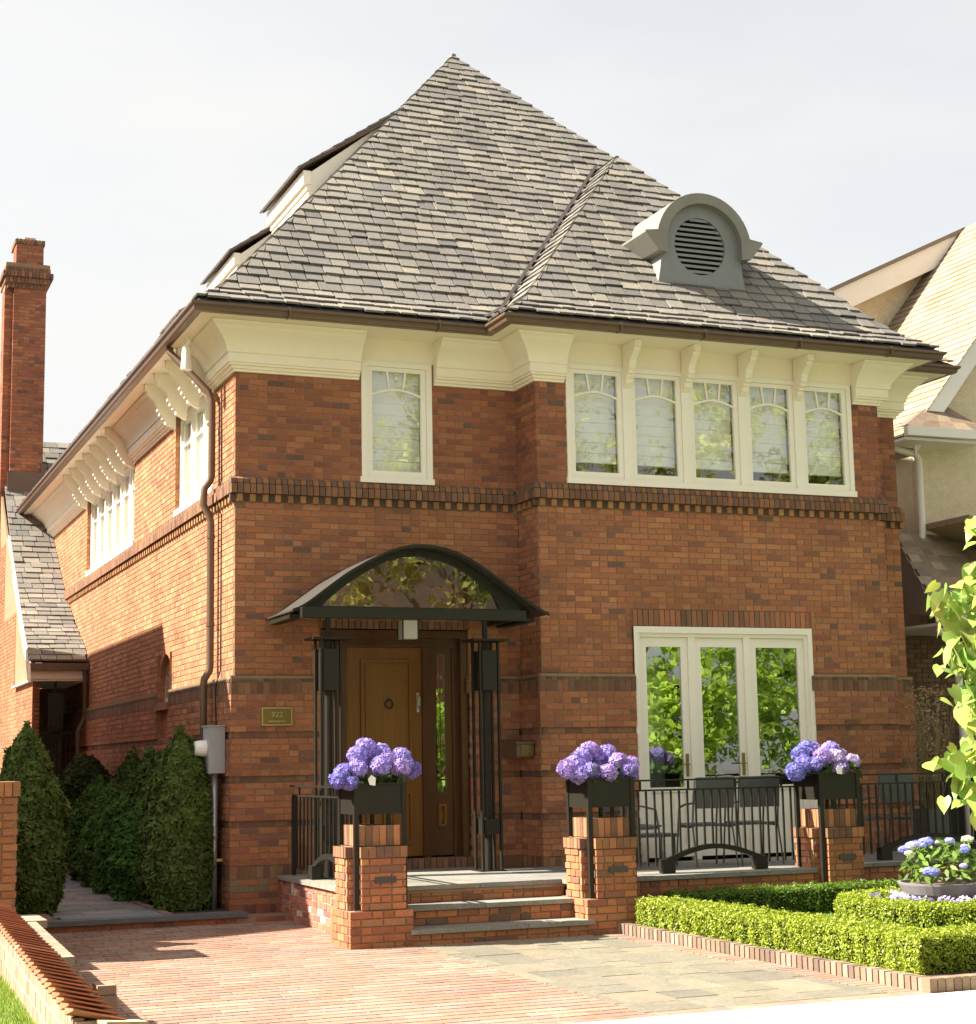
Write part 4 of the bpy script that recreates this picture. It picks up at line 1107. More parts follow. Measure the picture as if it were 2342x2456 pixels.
# hydrangeas
def floret_ball(r, n, seed):
    rg = np.random.default_rng(seed)
    i = np.arange(n); ph = np.arccos(1-2*(i+.5)/n); th = math.pi*(1+5**.5)*i
    N0 = np.stack([np.cos(th)*np.sin(ph), np.sin(th)*np.sin(ph), np.cos(ph)], 1)
    Cn = N0*(r*(1+rg.normal(0, .055, n)))[:, None]*np.array([1, 1, .88])
    V = []; Cc = []
    for k in range(n):
        nn = Vector(N0[k]+rg.normal(0, .22, 3)).normalized(); t = nn.cross(Vector(rg.normal(0, 1, 3))).normalized(); b_ = nn.cross(t)
        s = r*rg.uniform(.17, .235); base = rg.uniform(.55, 1.25)
        for q in range(4):
            a = q*math.pi/2; d = t*math.cos(a)+b_*math.sin(a); e = t*math.cos(a+math.pi/2)+b_*math.sin(a+math.pi/2)
            cc = Vector(Cn[k]); V += [cc-nn*s*.15, cc+(d*.9-e*.55)*s, cc+d*s*1.25+nn*s*.12, cc+(d*.9+e*.55)*s]
            w = rg.uniform(.0, .25); Cc.append([min(1.6, base*(1+w)), min(1.6, base*(1+w)), min(1.3, base*(1+.3*w))])
    return np.array([tuple(v) for v in V]), np.array(Cc)
BALLS = []
for k in range(4):
    V, Cc = floret_ball(.078, 130, 40+k)
    o = npmesh('flower_head', V, 4, Cc, m_petal); BALLS.append(o.data); bpy.data.objects.remove(o)
def hydrangea(X0, Y0, z, heads, label, hue=0):
    h = thing('hydrangea', label, 'flowers', (X0+.25, Y0+.25, z), 'purple hydrangeas in the flower boxes')
    for k, (dx, dz, dyy, s, tint) in enumerate(heads):
        dx = dx*1.17-.14; s *= 1.10
        o = bpy.data.objects.new('flower_head', BALLS[(k*7) % 4]); o.scale = (s, s, s); o.rotation_euler = (R.uniform(-.4, .4), R.uniform(-.4, .4), R.uniform(0, 6))
        base = {0: (.30, .235, .62), 1: (.235, .20, .60), 2: (.34, .235, .58), 3: (.17, .16, .50), 4: (.42, .32, .60)}[tint]
        o.color = (*base, 1); link(o, h, (X0+dx, Y0+.2+dyy, z+dz))
        st_ = MB(); st_.tube([(X0+.25+R.uniform(-.1, .1), Y0+.25, z-.02), (X0+dx, Y0+.2+dyy, z+dz-.03)], .005, 5, (.10, .16, .04)); st_.build('stem', m_leaf, h)
    n = 110
    cen = np.stack([NR.uniform(X0-.02, X0+.56, n), NR.uniform(Y0+.02, Y0+.48, n), NR.uniform(z-.01, z+.13, n)], 1)
    nm = np.stack([NR.normal(0, .5, n), NR.normal(-.4, .5, n), np.ones(n)], 1)
    cl = np.array([.075, .135, .025])*NR.uniform(.5, 1.6, (n, 1))
    for k in range(n):
        P = leaves_np(cen[k:k+1], nm[k:k+1], np.array([NR.uniform(.045, .07)]), None)
        npmesh('leaf', P, 4, cl[k:k+1], m_leaf, h)
H1 = [(.06, .14, -.1, 1.0, 1), (.02, .07, -.12, 1.05, 3), (.17, .17, -.12, 1.05, 0), (.20, .29, .0, 1.05, 0), (.29, .36, .08, 1.15, 0), (.26, .22, .1, 1.0, 0), (.36, .19, -.12, 1.15, 0), (.42, .31, .08, 1.1, 0), (.44, .24, -.05, .95, 2), (.53, .17, -.12, 1.05, 2), (.58, .27, .05, 1.1, 0), (.62, .18, .0, 1.0, 1), (.68, .15, .08, 1.05, 1), (.10, .04, -.16, .9, 1)]
H2 = [(-.02, .13, -.1, 1.1, 2), (.10, .18, .0, 1.15, 0), (.06, .07, -.14, 1.05, 0), (.20, .25, .08, 1.1, 0), (.27, .30, .1, 1.1, 2), (.19, .10, -.1, 1.05, 0), (.33, .08, -.15, 1.1, 2), (.42, .27, .08, 1.1, 0), (.47, .19, -.05, 1.1, 2), (.53, .10, -.12, 1.0, 0), (.60, .15, .0, 1.1, 2), (.64, .10, .1, 1.0, 0), (.37, .19, .1, 1.1, 0), (.56, .06, -.1, .9, 1)]
H3 = [(-.08, .05, -.12, 1.2, 3), (.05, .13, -.08, 1.1, 1), (.08, .22, .06, 1.1, 3), (.17, .28, .10, 1.15, 3), (.24, .20, -.08, 1.15, 2), (.22, .27, .08, 1.05, 0), (.36, .18, -.1, 1.2, 4), (.40, .27, .06, 1.1, 0), (.38, .08, -.14, 1.05, 2), (.50, .20, .06, 1.0, 4), (.56, .14, -.05, 1.05, 4), (.12, .12, -.14, .95, 1), (.48, .11, .0, 1.0, 2)]
hydrangea(.37, -3.07, 1.42, H1, 'lavender hydrangea blooms in the leftmost flower box beside the front door')
hydrangea(2.73, -3.07, 1.42, H2, 'lilac hydrangea blooms in the middle flower box right of the steps')
hydrangea(5.56, -2.75, 1.42, H3, 'mixed deep blue and pinkish hydrangea blooms in the rightmost flower box')
b = MB(); b.box(5.56+.16, 5.56+.23, -2.765, -2.758, 1.46, 1.53); 
for (xx, yy, lab) in ((.37+.14, -3.10, 'small white plant tag among the leftmost hydrangeas'), (5.56+.20, -2.80, 'small white plant tag among the rightmost hydrangeas')):
    b = MB(); P = [(xx, yy, 1.44), (xx+.05, yy-.01, 1.43), (xx+.06, yy, 1.50), (xx+.02, yy+.01, 1.53), (xx-.015, yy, 1.49)]
    b.extr(P, (0, .003, 0)); b.build('plant_tag', m_plast, None, label=lab, cat='tag', origin=P[0], group='plant tags')

# ================================================================== RAILINGS
def railing(p0, p1, label, nb, foot=(.3, .7), zt_=1.40, group='iron railings on the terrace'):
    p0, p1 = Vector((*p0, 0)), Vector((*p1, 0)); d = p1-p0; L = d.length; u = d/L; w = Vector((-u.y, u.x, 0))
    r_ = thing('railing', label, 'railing', (p0.x, p0.y, T), group)
    def bar(nm, a, e, za, zb, th=.012):
        b = MB(); o = p0+u*a-w*th/2; b.obox((o.x, o.y, za), u*(e-a), w*th, (0, 0, zb-za)); return b.build(nm, m_iron, r_)
    bar('top_rail', -.06, L+.06, zt_, zt_+.018, .05); bar('mid_rail', 0, L, zt_-.10, zt_-.082, .03)
    for k in range(4): bar('rail_spacer', L*(.1+.266*k), L*(.1+.266*k)+.02, zt_-.081, zt_-.001, .02)
    for a in (0, L-.03): bar('post', a, a+.03, T+.004, zt_-.101, .04)
    fa, fb = foot[0]*L, foot[1]*L
    def zarch(x):
        if x < fa-.05 or x > fb+.05: return None
        t = (x-fa)/(fb-fa); return T+.13+.13*math.sin(math.pi*max(0, min(1, t)))
    for k in range(1, nb):
        x = L*k/nb; za = zarch(x); bar('baluster', x-.009, x+.009, T+.075 if za is None else za+.02, zt_-.101, .018)
    b = MB(); n_ = 16
    for k in range(n_):
        xa, xb = fa+(fb-fa)*k/n_, fa+(fb-fa)*(k+1)/n_
        A, B = p0+u*xa-w*.03, p0+u*xb-w*.03
        b.extr([(A.x, A.y, zarch(xa)-.03), (B.x, B.y, zarch(xb)-.03), (B.x, B.y, zarch(xb)+.02), (A.x, A.y, zarch(xa)+.02)], w*.06)
    b.build('bottom_arch', m_iron, r_)
    for a in (fa, fb): bar('foot', a-.07, a+.07, T+.004, T+.14, .10)
    return r_
railing((.60, -.20), (.60, -2.5), 'short iron railing at the left end of the terrace behind the leftmost pillar', 17, (.35, .8))
railing((3.42, -2.40), (5.52, -2.40), 'long iron railing with arched foot bar between the middle and the right pillar', 22, (.24, .76))
railing((6.20, -2.0), (8.55, -2.0), 'iron railing with arched foot bar right of the rightmost pillar', 24, (.28, .80))

# chairs
def chair(x, y, rz, label):
    c_ = thing('patio_chair', label, 'chair', (0, 0, 0), 'metal chairs on the terrace')
    def p(nm, f, m_=m_steel):
        b = MB(); f(b); return b.build(nm, m_, c_)
    z0 = 0
    n_ = 8
    def backf(b):
        for k in range(n_):
            xa, xb = -.23+.46*k/n_, -.23+.46*(k+1)/n_; f = lambda x: -.24-.05+.35*x*x*1.0
            b.extr([(xa, f(xa), .62), (xb, f(xb), .62), (xb, f(xb)-.03, .95), (xa, f(xa)-.03, .95)], (0, .012, 0))
    p('backrest', backf)
    def seatf(b):
        for k in range(8):
            ya, yb = -.24+.46*k/8, -.24+.46*(k+1)/8; f = lambda y: .44+.35*(y**2)*1.0
            b.extr([(-.22, ya, f(ya)), (-.22, yb, f(yb)), (-.22, yb, f(yb)-.02), (-.22, ya, f(ya)-.02)], (.44, 0, 0))
    p('seat', seatf)
    for sx in (-1, 1):
        p('leg', lambda b: b.tube([(sx*.24, .22, .004), (sx*.23, .17, .45), (sx*.23, .14, .62)], .011, 6)); p('leg', lambda b: b.tube([(sx*.24, -.30, .004), (sx*.235, -.20, .44), (sx*.23, -.265, .92)], .011, 6))
        p('armrest', lambda b: b.tube([(sx*.23, -.24, .68), (sx*.25, -.05, .66), (sx*.23, .14, .62)], .012, 6))
        p('brace', lambda b: b.tube([(sx*.23, -.21, .42), (sx*.23, .16, .42)], .009, 6))
    c_.location = (x, y, T+.002); c_.rotation_euler = (0, 0, rz)
    return c_
ch0 = chair(4.81, -1.62, -.06, 'dark grey metal chair behind the long railing, left of the two seen from behind')
chair(5.40, -1.60, -.12, 'dark grey metal chair behind the long railing, right of the two seen from behind')
chair(7.32, -1.35, .04, 'dark grey metal chair behind the railing right of the rightmost flower box')
chair(3.98, -1.55, -1.45, 'dark grey metal chair seen side on beside the middle brick pillar')
tb_ = thing('coffee_table', 'low dark square table on the terrace beside the middle brick pillar', 'table', (4.35, -1.25, T))
b = MB(); b.box(3.95, 4.75, -1.15, -.75, T+.30, T+.335); b.build('table_top', m_steel, tb_)
for x in (3.98, 4.69):
    for y in (-1.12, -.81):
        b = MB(); b.box(x, x+.03, y, y+.03, T+.003, T+.299); b.build('leg', m_steel, tb_)

# pot with dried grass
pt_ = thing('plant_pot', 'tall dark grey square pot behind the railing at the far right of the terrace', 'pot', (8.3, -1.0, T))
b = MB()
for (x0, x1, y0, y1) in ((8.12, 8.42, -1.15, -1.12), (8.12, 8.42, -.88, -.85), (8.12, 8.15, -1.12, -.88), (8.39, 8.42, -1.12, -.88)): b.box(x0, x1, y0, y1, T+.003, .98)
b.build('pot_wall', M('pot_glaze', (.055, .055, .045), .5), pt_)
b = MB(); b.box(8.15, 8.39, -1.12, -.88, .9, .94); b.build('potting_soil', m_soil, pt_)
dp = thing('dried_grass', 'tan dried twiggy plant standing in the dark square pot', 'plant', (8.27, -1.0, .94))
tw = MB()
for k in range(110):
    a = R.uniform(0, 6.28); r0 = R.uniform(0, .08); h_ = R.uniform(.6, 1.45); sp_ = R.uniform(.05, .33)
    x0, y0 = 8.27+r0*math.cos(a), -1+r0*math.sin(a); P = [(x0, y0, .94)]
    for q in range(1, 6):
        t = q/5; P.append((x0+sp_*math.cos(a)*t+R.gauss(0, .025), y0+sp_*math.sin(a)*t+R.gauss(0, .025), .94+h_*t))
    tw.tube(P, .0035, 3, (.30, .22, .11), rs=[.005, .004, .0035, .003, .0025, .002])
tw.build('twig', m_petal, dp, kind='stuff')
n = 1500
a_ = NR.uniform(0, 6.28, n); hh = NR.uniform(.15, 1.5, n); rr = NR.uniform(.03, .30, n)*(.4+.6*hh/1.5)
cen = np.stack([8.27+rr*np.cos(a_), -1+rr*np.sin(a_), .94+hh], 1)
npmesh('dry_leaf', leaves_np(cen, NR.normal(0, 1, (n, 3)), NR.uniform(.008, .020, n), None), 4, np.array([.33, .25, .13])*NR.uniform(.5, 1.4, (n, 1)), m_petal, dp, kind='stuff')

# dark fence between the houses
fn = thing('slat_fence', 'dark vertical slat fence between the brick house and the stucco house', 'fence', (9.0, .9, T))
for k in range(26):
    b = MB(); b.box(8.95+k*.115, 9.045+k*.115, .90, .92, T+.01, 1.62); b.build('slat', M('fence_stain', (.012, .012, .011), .7) if k == 0 else bpy.data.materials['fence_stain'], fn)
for z in (.70, 1.45):
    b = MB(); b.box(8.93, 12, .921, .95, z, z+.06); b.build('fence_rail', bpy.data.materials['fence_stain'], fn)

# ================================================================== PIPES AND FITTINGS ON THE SIDE WALL
def rounded(path): return path
ds = thing('downspout', 'brown metal downspout running down the sunlit side wall near the front corner', 'pipe', (-.08, .8, 3))
path = [(-.50, 1.16, 6.50), (-.50, 1.14, 6.42), (-.46, 1.10, 6.36), (-.12, .80, 5.90), (-.085, .78, 5.80), (-.085, .78, 4.92), (-.10, .79, 4.86), (-.155, .82, 4.78), (-.165, .82, 4.68), (-.165, .82, 4.58), (-.10, .80, 4.46), (-.085, .80, 4.38), (-.085, .80, 2.76), (-.09, .80, 2.70), (-.145, .83, 2.60), (-.15, .83, 2.52), (-.15, .83, .15)]
b = MB(); b.tube(path, .042, 12); b.build('pipe', m_gutter, ds, smooth=True)
for z in (5.5, 4.2, 3.2, 1.9):
    b = MB(); x = -.15 if z < 2.5 else -.085; b.tube([(x, .8 if z > 2.5 else .83, z), (x, .8 if z > 2.5 else .83, z+.04)], .05, 12); b.build('pipe_collar', m_gutter, ds)
cb = thing('wall_cable', 'thin dark cable stapled down the brick beside the brown downspout', 'cable', (-.02, .45, 3))
b = MB(); b.tube([(-.012, .62, 5.9), (-.012, .60, 4.85), (-.07, .60, 4.6), (-.012, .60, 4.45), (-.012, .60, 2.7), (-.07, .6, 2.5), (-.07, .55, 2.05)], .008, 6); b.build('cable', m_dark, cb)
sc_ = thing('security_light', 'white cylindrical security light hanging under the corner of the side eaves', 'light', (-.42, .62, 6.3))
b = MB(); b.lathe(-.42, .62, [(.0, 6.38), (.035, 6.38), (.048, 6.34), (.06, 6.18), (.062, 6.10), (.0, 6.09)], 16); b.build('shade', m_plast, sc_, smooth=False)
b = MB(); b.tube([(-.42, .62, 6.38), (-.40, .58, 6.43), (-.42, .60, 6.478)], .022, 8); b.build('bracket', m_plast, sc_)
mt = thing('electric_meter', 'grey electric meter cabinet with round white meter on the side wall corner', 'meter', (-.15, .3, 1.56))
b = MB(); b.box(-.235, -.056, .18, .46, 1.56, 2.06); b.build('cabinet', m_meter, mt)
b = MB(); b.box(-.25, -.056, .165, .475, 2.061, 2.075); b.build('cabinet_lid', m_meter, mt)
b = MB(); b.tube([(-.236, .32, 1.83), (-.30, .32, 1.83), (-.36, .32, 1.83)], .085, 20, rs=[.09, .085, .075]); b.build('meter_dial', m_plast, mt)
b = MB(); b.tube([(-.15, .26, 1.56), (-.15, .26, .12)], .032, 12); b.build('conduit', M('galvanised', (.42, .42, .42), .35, .6, noise=.1), mt, smooth=True)
b = MB(); b.tube([(-.22, .36, 1.56), (-.22, .36, 1.25), (-.12, .40, .9), (-.12, .40, .15)], .010, 6); b.build('earth_wire', m_dark, mt)
b = MB(); b.box(-.19, -.06, .24, .28, .62, .65); b.build('pipe_clamp', m_brassl, mt)

# ================================================================== SIDE PATH
sp = MB(); sp.box(-2.45, -.02, -.44, 9.9, -.2, .098); sideo = sp.build('side_path', m_sand, kind='structure')
kc = MB(); kc.box(-2.32, .03, -.50, -.24, .088, .135); kbs = kc.build('kerb_stone', m_bluestone, sideo); kbs.color = (.12, .12, .125, 1)
GK = [(sideo, courses((-2.32, -.455), X_, NY, 2.85, -.06, 2, ch=.070, pal=PAL+[((.3, .2, .13), 12)], proud=.004))]
emit(GK, sideo, 80)
b = MB(); b.poly([(-2.32, -.448, -.2), (.52, -.448, -.2), (.52, -.448, .085), (-2.32, -.448, .085)]); b.poly([(-.02, -.448, .08), (.52, -.448, .08), (.52, -.02, .08), (-.02, -.02, .08)]); b.build('kerb_mortar', m_mortar, sideo)
y = -.235; rowi = 0
while y < 9.0:
    hgt = R.choice([.2, .28, .34]); x = -1.86+R.uniform(0, .05)
    while x < -.80:
        w = R.choice([.3, .42, .55]); x1 = min(x+w, -.78)
        if -.78-x1 < .1: x1 = -.78
        b = MB(); b.box(x+.004, x1-.004, y+.004, y+hgt-.004, .09, .131+R.uniform(0, .003)); o = b.build('flagstone', m_bluestone, sideo, origin=(x, y, .13)); o.color = (*pick([((.21, .22, .225), 5), ((.18, .19, .20), 5), ((.25, .24, .225), 3), ((.25, .19, .17), 1)]), 1)
        x = x1
    y += hgt
for k in range(86):
    for xx in (-.775, -1.965):
        if k < 86:
            b = dict(o=(xx, -.22+k*.105, .06), u=X_, n=NY, l=.09, h=.078, d=.098, col=pick(PAL_PV), full=False)
            piece('edging_brick', b, sideo, m_brick)
b = MB(); b.box(-.68, -.055, -.22, 9.8, .099, .12); b.box(-2.44, -1.97, -.22, 9.8, .099, .12); b.build('planting_bed', m_soil, kind='structure')

# ------------------------------------------------------------------ conifers
def conifer(x, y, z0, h, r, n, base, label, name='arborvitae', kind='cone', size=.03, group='evergreen shrubs along the side path', cat='shrub', cut=None):
    t = thing(name, label, cat, (x, y, z0), group)
    rg = NR
    def rad(f):
        if kind == 'cone': return r*np.clip(np.power(np.clip(1-np.clip(f, 0, 1)**3.6, 0, 1), .80)*(.80+.20*np.minimum(f*5, 1))+.0, .03, 1.1)
        if kind == 'ball': return r*np.sqrt(np.clip(1-(2*f-1)**2*.96, 0, 1))
        return r*np.clip(1-f**5, .05, 1)*(.85+.15*np.minimum(f*5, 1))
    NL = 150; lobes = rg.uniform(0, 6.28, NL); lz = rg.uniform(0, 1, NL); ls = rg.uniform(-.10, .17, NL)
    f = rg.beta(1.15, 1.25, n) if kind != 'box' else rg.uniform(0, 1, n)
    a = rg.uniform(0, 6.28, n)
    bump = np.zeros(n)
    for q in range(NL):
        da = np.abs(np.angle(np.exp(1j*(a-lobes[q])))); bump += ls[q]*np.exp(-(da/.26)**2-((f-lz[q])/.05)**2)
    depth = rg.power(4.5, n)
    R_ = rad(f)*(1+bump)*(.62+.38*depth)+rg.normal(0, .012, n)
    cen = np.stack([x+R_*np.cos(a), y+R_*np.sin(a), z0+.02+f*h*(1+.25*bump)], 1)
    nm = np.stack([np.cos(a+rg.normal(0, .5, n)), np.sin(a+rg.normal(0, .5, n)), rg.normal(.35, .4, n)], 1)
    clump = .62+.5*rg.random(n)+2.2*np.clip(bump, -.15, .3)
    cl = np.array(base)[None]*clump[:, None]; br = rg.random(n) < .02; cl[br] = np.array([.12, .08, .04])
    P = leaves_np(cen, nm, rg.uniform(.6, 1.3, n)*size, None, asp=1.3, jitter=.35)
    npmesh('foliage', P, 4, cl, m_conif, t, kind='stuff')
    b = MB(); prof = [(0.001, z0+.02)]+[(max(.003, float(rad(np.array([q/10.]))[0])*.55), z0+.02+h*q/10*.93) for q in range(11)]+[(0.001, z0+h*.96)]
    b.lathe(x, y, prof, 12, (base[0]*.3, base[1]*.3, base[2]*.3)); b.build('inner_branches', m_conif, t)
    b = MB(); b.tube([(x, y, z0-.02), (x, y, z0+h*.5)], .03, 6); b.build('trunk', m_bark, t)
    return t
G1 = (.092, .132, .028); G2 = (.070, .112, .026); GY = (.072, .155, .028); GD = (.042, .062, .018)
conifer(-.46, .42, .12, 1.82, .35, 17000, G1, 'tall narrow evergreen shrub nearest the grey meter cabinet at the house corner')
conifer(-.42, 1.25, .12, 1.72, .33, 9000, G1, 'narrow evergreen shrub second from the house corner along the side wall')
conifer(-.38, 2.7, .12, 1.70, .30, 7000, G2, 'narrow evergreen shrub third from the house corner along the side wall')
conifer(-.40, 3.9, .12, 1.68, .30, 6000, G2, 'narrow evergreen shrub fourth from the house corner along the side wall')
for i, (x, y, h_) in enumerate(((-.55, 2.0, 1.12), (-.52, 3.2, 1.25), (-.50, 4.5, 1.32), (-.48, 5.8, 1.36))):
    conifer(x, y, .12, h_, .40, 7000, GY, ['bushy bright green yew between the first evergreen shrubs on the right of the path', 'bushy bright green yew, second from the front on the right of the path', 'bushy bright green yew, third from the front on the right of the path', 'farthest bushy bright green yew in front of the dark round bush'][i], 'yew_bush', 'box', .026, 'low yew bushes along the side path')
conifer(-.42, 7.4, .12, 1.68, .40, 7000, GD, 'dark rounded bush at the far end of the side path by the wall', 'round_bush', 'ball', .03)
conifer(-2.05, .80, .12, 1.93, .37, 17000, G1, 'large pointed evergreen shrub left of the side path beside the brick pillar')
conifer(-2.60, 1.5, .12, 1.82, .36, 9000, G1, 'evergreen shrub at the far left edge of the picture behind the brick pillar')

for i_, (x_, y_) in enumerate(((-2.92, -1.45), (-2.92, -.75), (-2.9, 0.0))):
    conifer(x_, y_, .0, 1.93, .36, 5000, G1, ['evergreen shrub directly behind the gate pillar at the left edge', 'second evergreen shrub behind the gate pillar at the left edge', 'third evergreen shrub behind the gate pillar, next to the big pointed one'][i_])
# ------------------------------------------------------------------ left boundary pillar and wall
bp = thing('gate_pillar', 'square brick pillar with soldier course cap at the left edge of the picture', 'pillar', (-2.84, -2.3, .3))
b = MB(); b.box(-3.14, -2.56, -2.59, -2.01, -.1, 1.42); b.build('pillar_core', m_mortar, bp)
k_ = []
for z0, z1 in ((.0, 1.40),):
    k_ += courses((-3.15, -2.6), X_, NY, .60, z0, 21, ch=(z1-z0)/21, offs=.05, proud=.004); k_ += courses((-2.55, -2.6+BD+.006), Y_, X_, .54, z0, 21, ch=(z1-z0)/21, proud=.004); k_ += courses((-3.15, -2.0), NY, NX, .54, z0, 21, ch=(z1-z0)/21, proud=.004)
k_ += band((-3.17, -2.62), X_, NY, .64, 1.402, 1.535, .0715, 0, pal=PAL_DK+[((.34, .14, .07), 9)]); k_ += band((-2.53, -2.62+BD+.004), Y_, X_, .58, 1.402, 1.535, .0715, 0, pal=PAL_DK)
emit([(bp, k_)], bp, 300)
b = MB(); b.box(-3.16, -2.54, -2.60, -2.0, 1.43, 1.533); b.build('cap_core', m_mortar, bp)
bwl = thing('added_shadow_wall', 'added unseen wall behind the left evergreen shrubs, widening the shadow on the driveway', 'wall', (-2.9, 2, 0)); b = MB(); b.box(-3.1, -2.68, -1.99, 8, -.1, 1.38); b.build('wall', m_pb0, bwl)  # unseen wall added behind the pillar to broaden its shadow over the driveway
lw = thing('low_brick_wall', 'low brick garden wall with overlapping sloped clay coping between the lawn and the driveway', 'wall', (-2.8, -6, .2))
XR = lambda y: -2.63-.0417*(-2.6-y)
ye, ys = -9.75, -2.62
b = MB()
P = [(XR(ys)-.19, ys), (XR(ye)-.19, ye), (XR(ye)-.01, ye), (XR(ys)-.01, ys)]
b.extr([(x, y, -.15) for x, y in P], (0, 0, .615)); b.build('wall_core', m_mortar_w, lw)
rb = []
ang = math.atan2(-1, -.0417*-1*-1)
ul = Vector((.0417*-1, -1, 0)).normalized(); 
# side facing the lawn: u must run towards the viewer for a face looking to -X
u2 = (float(ul.x), float(ul.y)); n2 = (float(ul.y), float(-ul.x)); n2 = (-abs(n2[0]), n2[1] if n2[0] < 0 else -n2[1])
Lw = 7.13
st0 = (XR(ys)-.2, ys)
PALW = [((.42, .24, .16), 8), ((.37, .20, .135), 8), ((.46, .29, .20), 5), ((.33, .19, .14), 4)]
rb += band(st0, u2, (-.999, .0417), Lw, .385, .485, .075, 0, pal=PALW); rb += band(st0, u2, (-.999, .0417), Lw, .285, .375, .15, 0, pal=PALW); rb += band(st0, u2, (-.999, .0417), Lw, .13, .275, .0715, 0, pal=PALW)
emit([(lw, rb)], lw, 240)
# driveway side courses
rb = courses((XR(ye)+.0, ye), (-u2[0], -u2[1]), (.999, -.0417), Lw, -.10, 7, ch=.068, pal=PAL, proud=.003)
emit([(lw, rb)], lw, 60)
# ledge on the driveway side
b = MB(); b.box(XR(-2.62), -2.41, -3.30, -2.62, -.1, .33); b.build('pier', m_mortar, lw)
for k in range(6):
    q = dict(o=(XR(-3)+.01, -3.3+k*.112, .332), u=X_, n=NY, l=.26, h=.062, d=.10, col=pick([((.34, .27, .20), 3), ((.28, .2, .15), 2)]), full=False); piece('ledge_brick', q, lw, m_brick)
rb = courses((XR(-3.3)-.02, -3.305), X_, NY, -2.405-XR(-3.3)+.02, -.05, 5, ch=.074, pal=PAL_DK+[((.3, .2, .13), 12)])+courses((-2.405, -3.25), Y_, X_, .6, -.05, 5, ch=.074, pal=PAL)
emit([(lw, rb)], lw, 60)
k = 0; y = -3.33
while y > -6.05:
    q = dict(o=(XR(y)+.005, y-.2, .33), u=X_, n=NY, l=.18, h=.06, d=.195, col=pick([((.30, .225, .16), 3), ((.25, .18, .13), 2)]), full=False); o = piece('ledge_brick', q, lw, m_brick); y -= .205
b = MB(); b.extr([(XR(-3.3)-.01, -3.3, -.1), (XR(-6.05)-.01, -6.05, -.1), (XR(-6.05)+.175, -6.05, -.1), (XR(-3.3)+.175, -3.3, -.1)], (0, 0, .43)); b.build('ledge_core', m_mortar, lw)
b = MB(); b.box(-2.45, -2.325, -6.30, -6.08, -.12, .0); b.box(-2.455, -2.32, -6.305, -6.075, .005, .135, WHITE); b.box(-2.45, -2.325, -6.30, -6.08, .14, .20); o = b.build('end_stub', m_brick, lw); o.color = (.30, .20, .14, 1)
# sloping, overlapping coping pieces
y = -2.75; i = 0
while y > -9.75:
    y1 = y-.205; xr = XR((y+y1)/2)
    b = MB(); tl = R.uniform(-.0015, .0015)
    zl, zr_ = .540+tl, .482+tl
    fr = .010   # the near end is lifted over the next piece
    P = [(xr-.225, y1, zl+fr), (xr+.012, y1, zr_+fr), (xr+.012, y1, zr_+fr-.008), (xr-.225, y1, zl+fr-.009)]
    Q = [(xr-.225, y+.05, zl-.016), (xr+.012, y+.05, zr_-.016), (xr+.012, y+.05, zr_-.045), (xr-.225, y+.05, zl-.05)]
    kk = len(b.v); b.v += P+Q; b.f += [(0, 3, 2, 1), (4, 5, 6, 7), (0, 1, 5, 4), (1, 2, 6, 5), (2, 3, 7, 6), (3, 0, 4, 7)]; b.c += [WHITE]*6
    o = b.build('coping_tile', m_clay, lw, origin=(xr, y1, .5)); o.color = (*pick([((.33, .135, .075), 6), ((.37, .16, .09), 5), ((.28, .12, .075), 4), ((.42, .22, .14), 2)]), 1)
    y = y1; i += 1
lb = thing('loose_brick', 'loose pale brick at the near end of the low wall, bottom left corner', 'brick', (-2.93, -9.95, .45))
b = MB(); b.obox((-3.02, -10.02, .44), Vector((.2, .06, -.02)), Vector((-.03, .09, 0)), (0, 0, .055)); o = b.build('brick', m_clay, lb); o.color = (.5, .33, .22, 1)
b = MB(); b.box(-3.12, -2.9, -10.05, -9.78, -.1, .438); o = b.build('end_block', m_brick, lw); o.color = (.38, .24, .17, 1)
# lawn (raised) on the left
b = MB(); b.box(-30, -2.995, -13.8, -.6, -.3, .205); b.build('lawn', M('lawn_soil', (.10, .15, .02), .95, noise=.3, ns=14), kind='structure')
n = 26000
px_ = NR.uniform(-4.1, -2.99, n)-.0; py_ = NR.uniform(-10.5, -4.3, n)
okm = px_ < -2.83-.0417*(-2.6-py_)-.02; px_, py_ = px_[okm], py_[okm]; n = len(px_)
hgt = NR.uniform(.02, .05, n); aa = NR.uniform(0, 6.28, n); lean = NR.normal(0, .015, (n, 2))
wv = np.stack([np.cos(aa), np.sin(aa), 0*aa], 1)*.0035
bs_ = np.stack([px_, py_, 0*px_+.203], 1); tp = bs_+np.stack([lean[:, 0], lean[:, 1], hgt], 1)
P = np.stack([bs_-wv, bs_+wv, tp], 1).reshape(-1, 3)
npmesh('grass', P, 3, np.array([.20, .30, .035])*NR.uniform(.6, 1.4, (n, 1)), m_grass, None, kind='stuff', label='short bright green lawn grass left of the low brick wall', cat='grass')

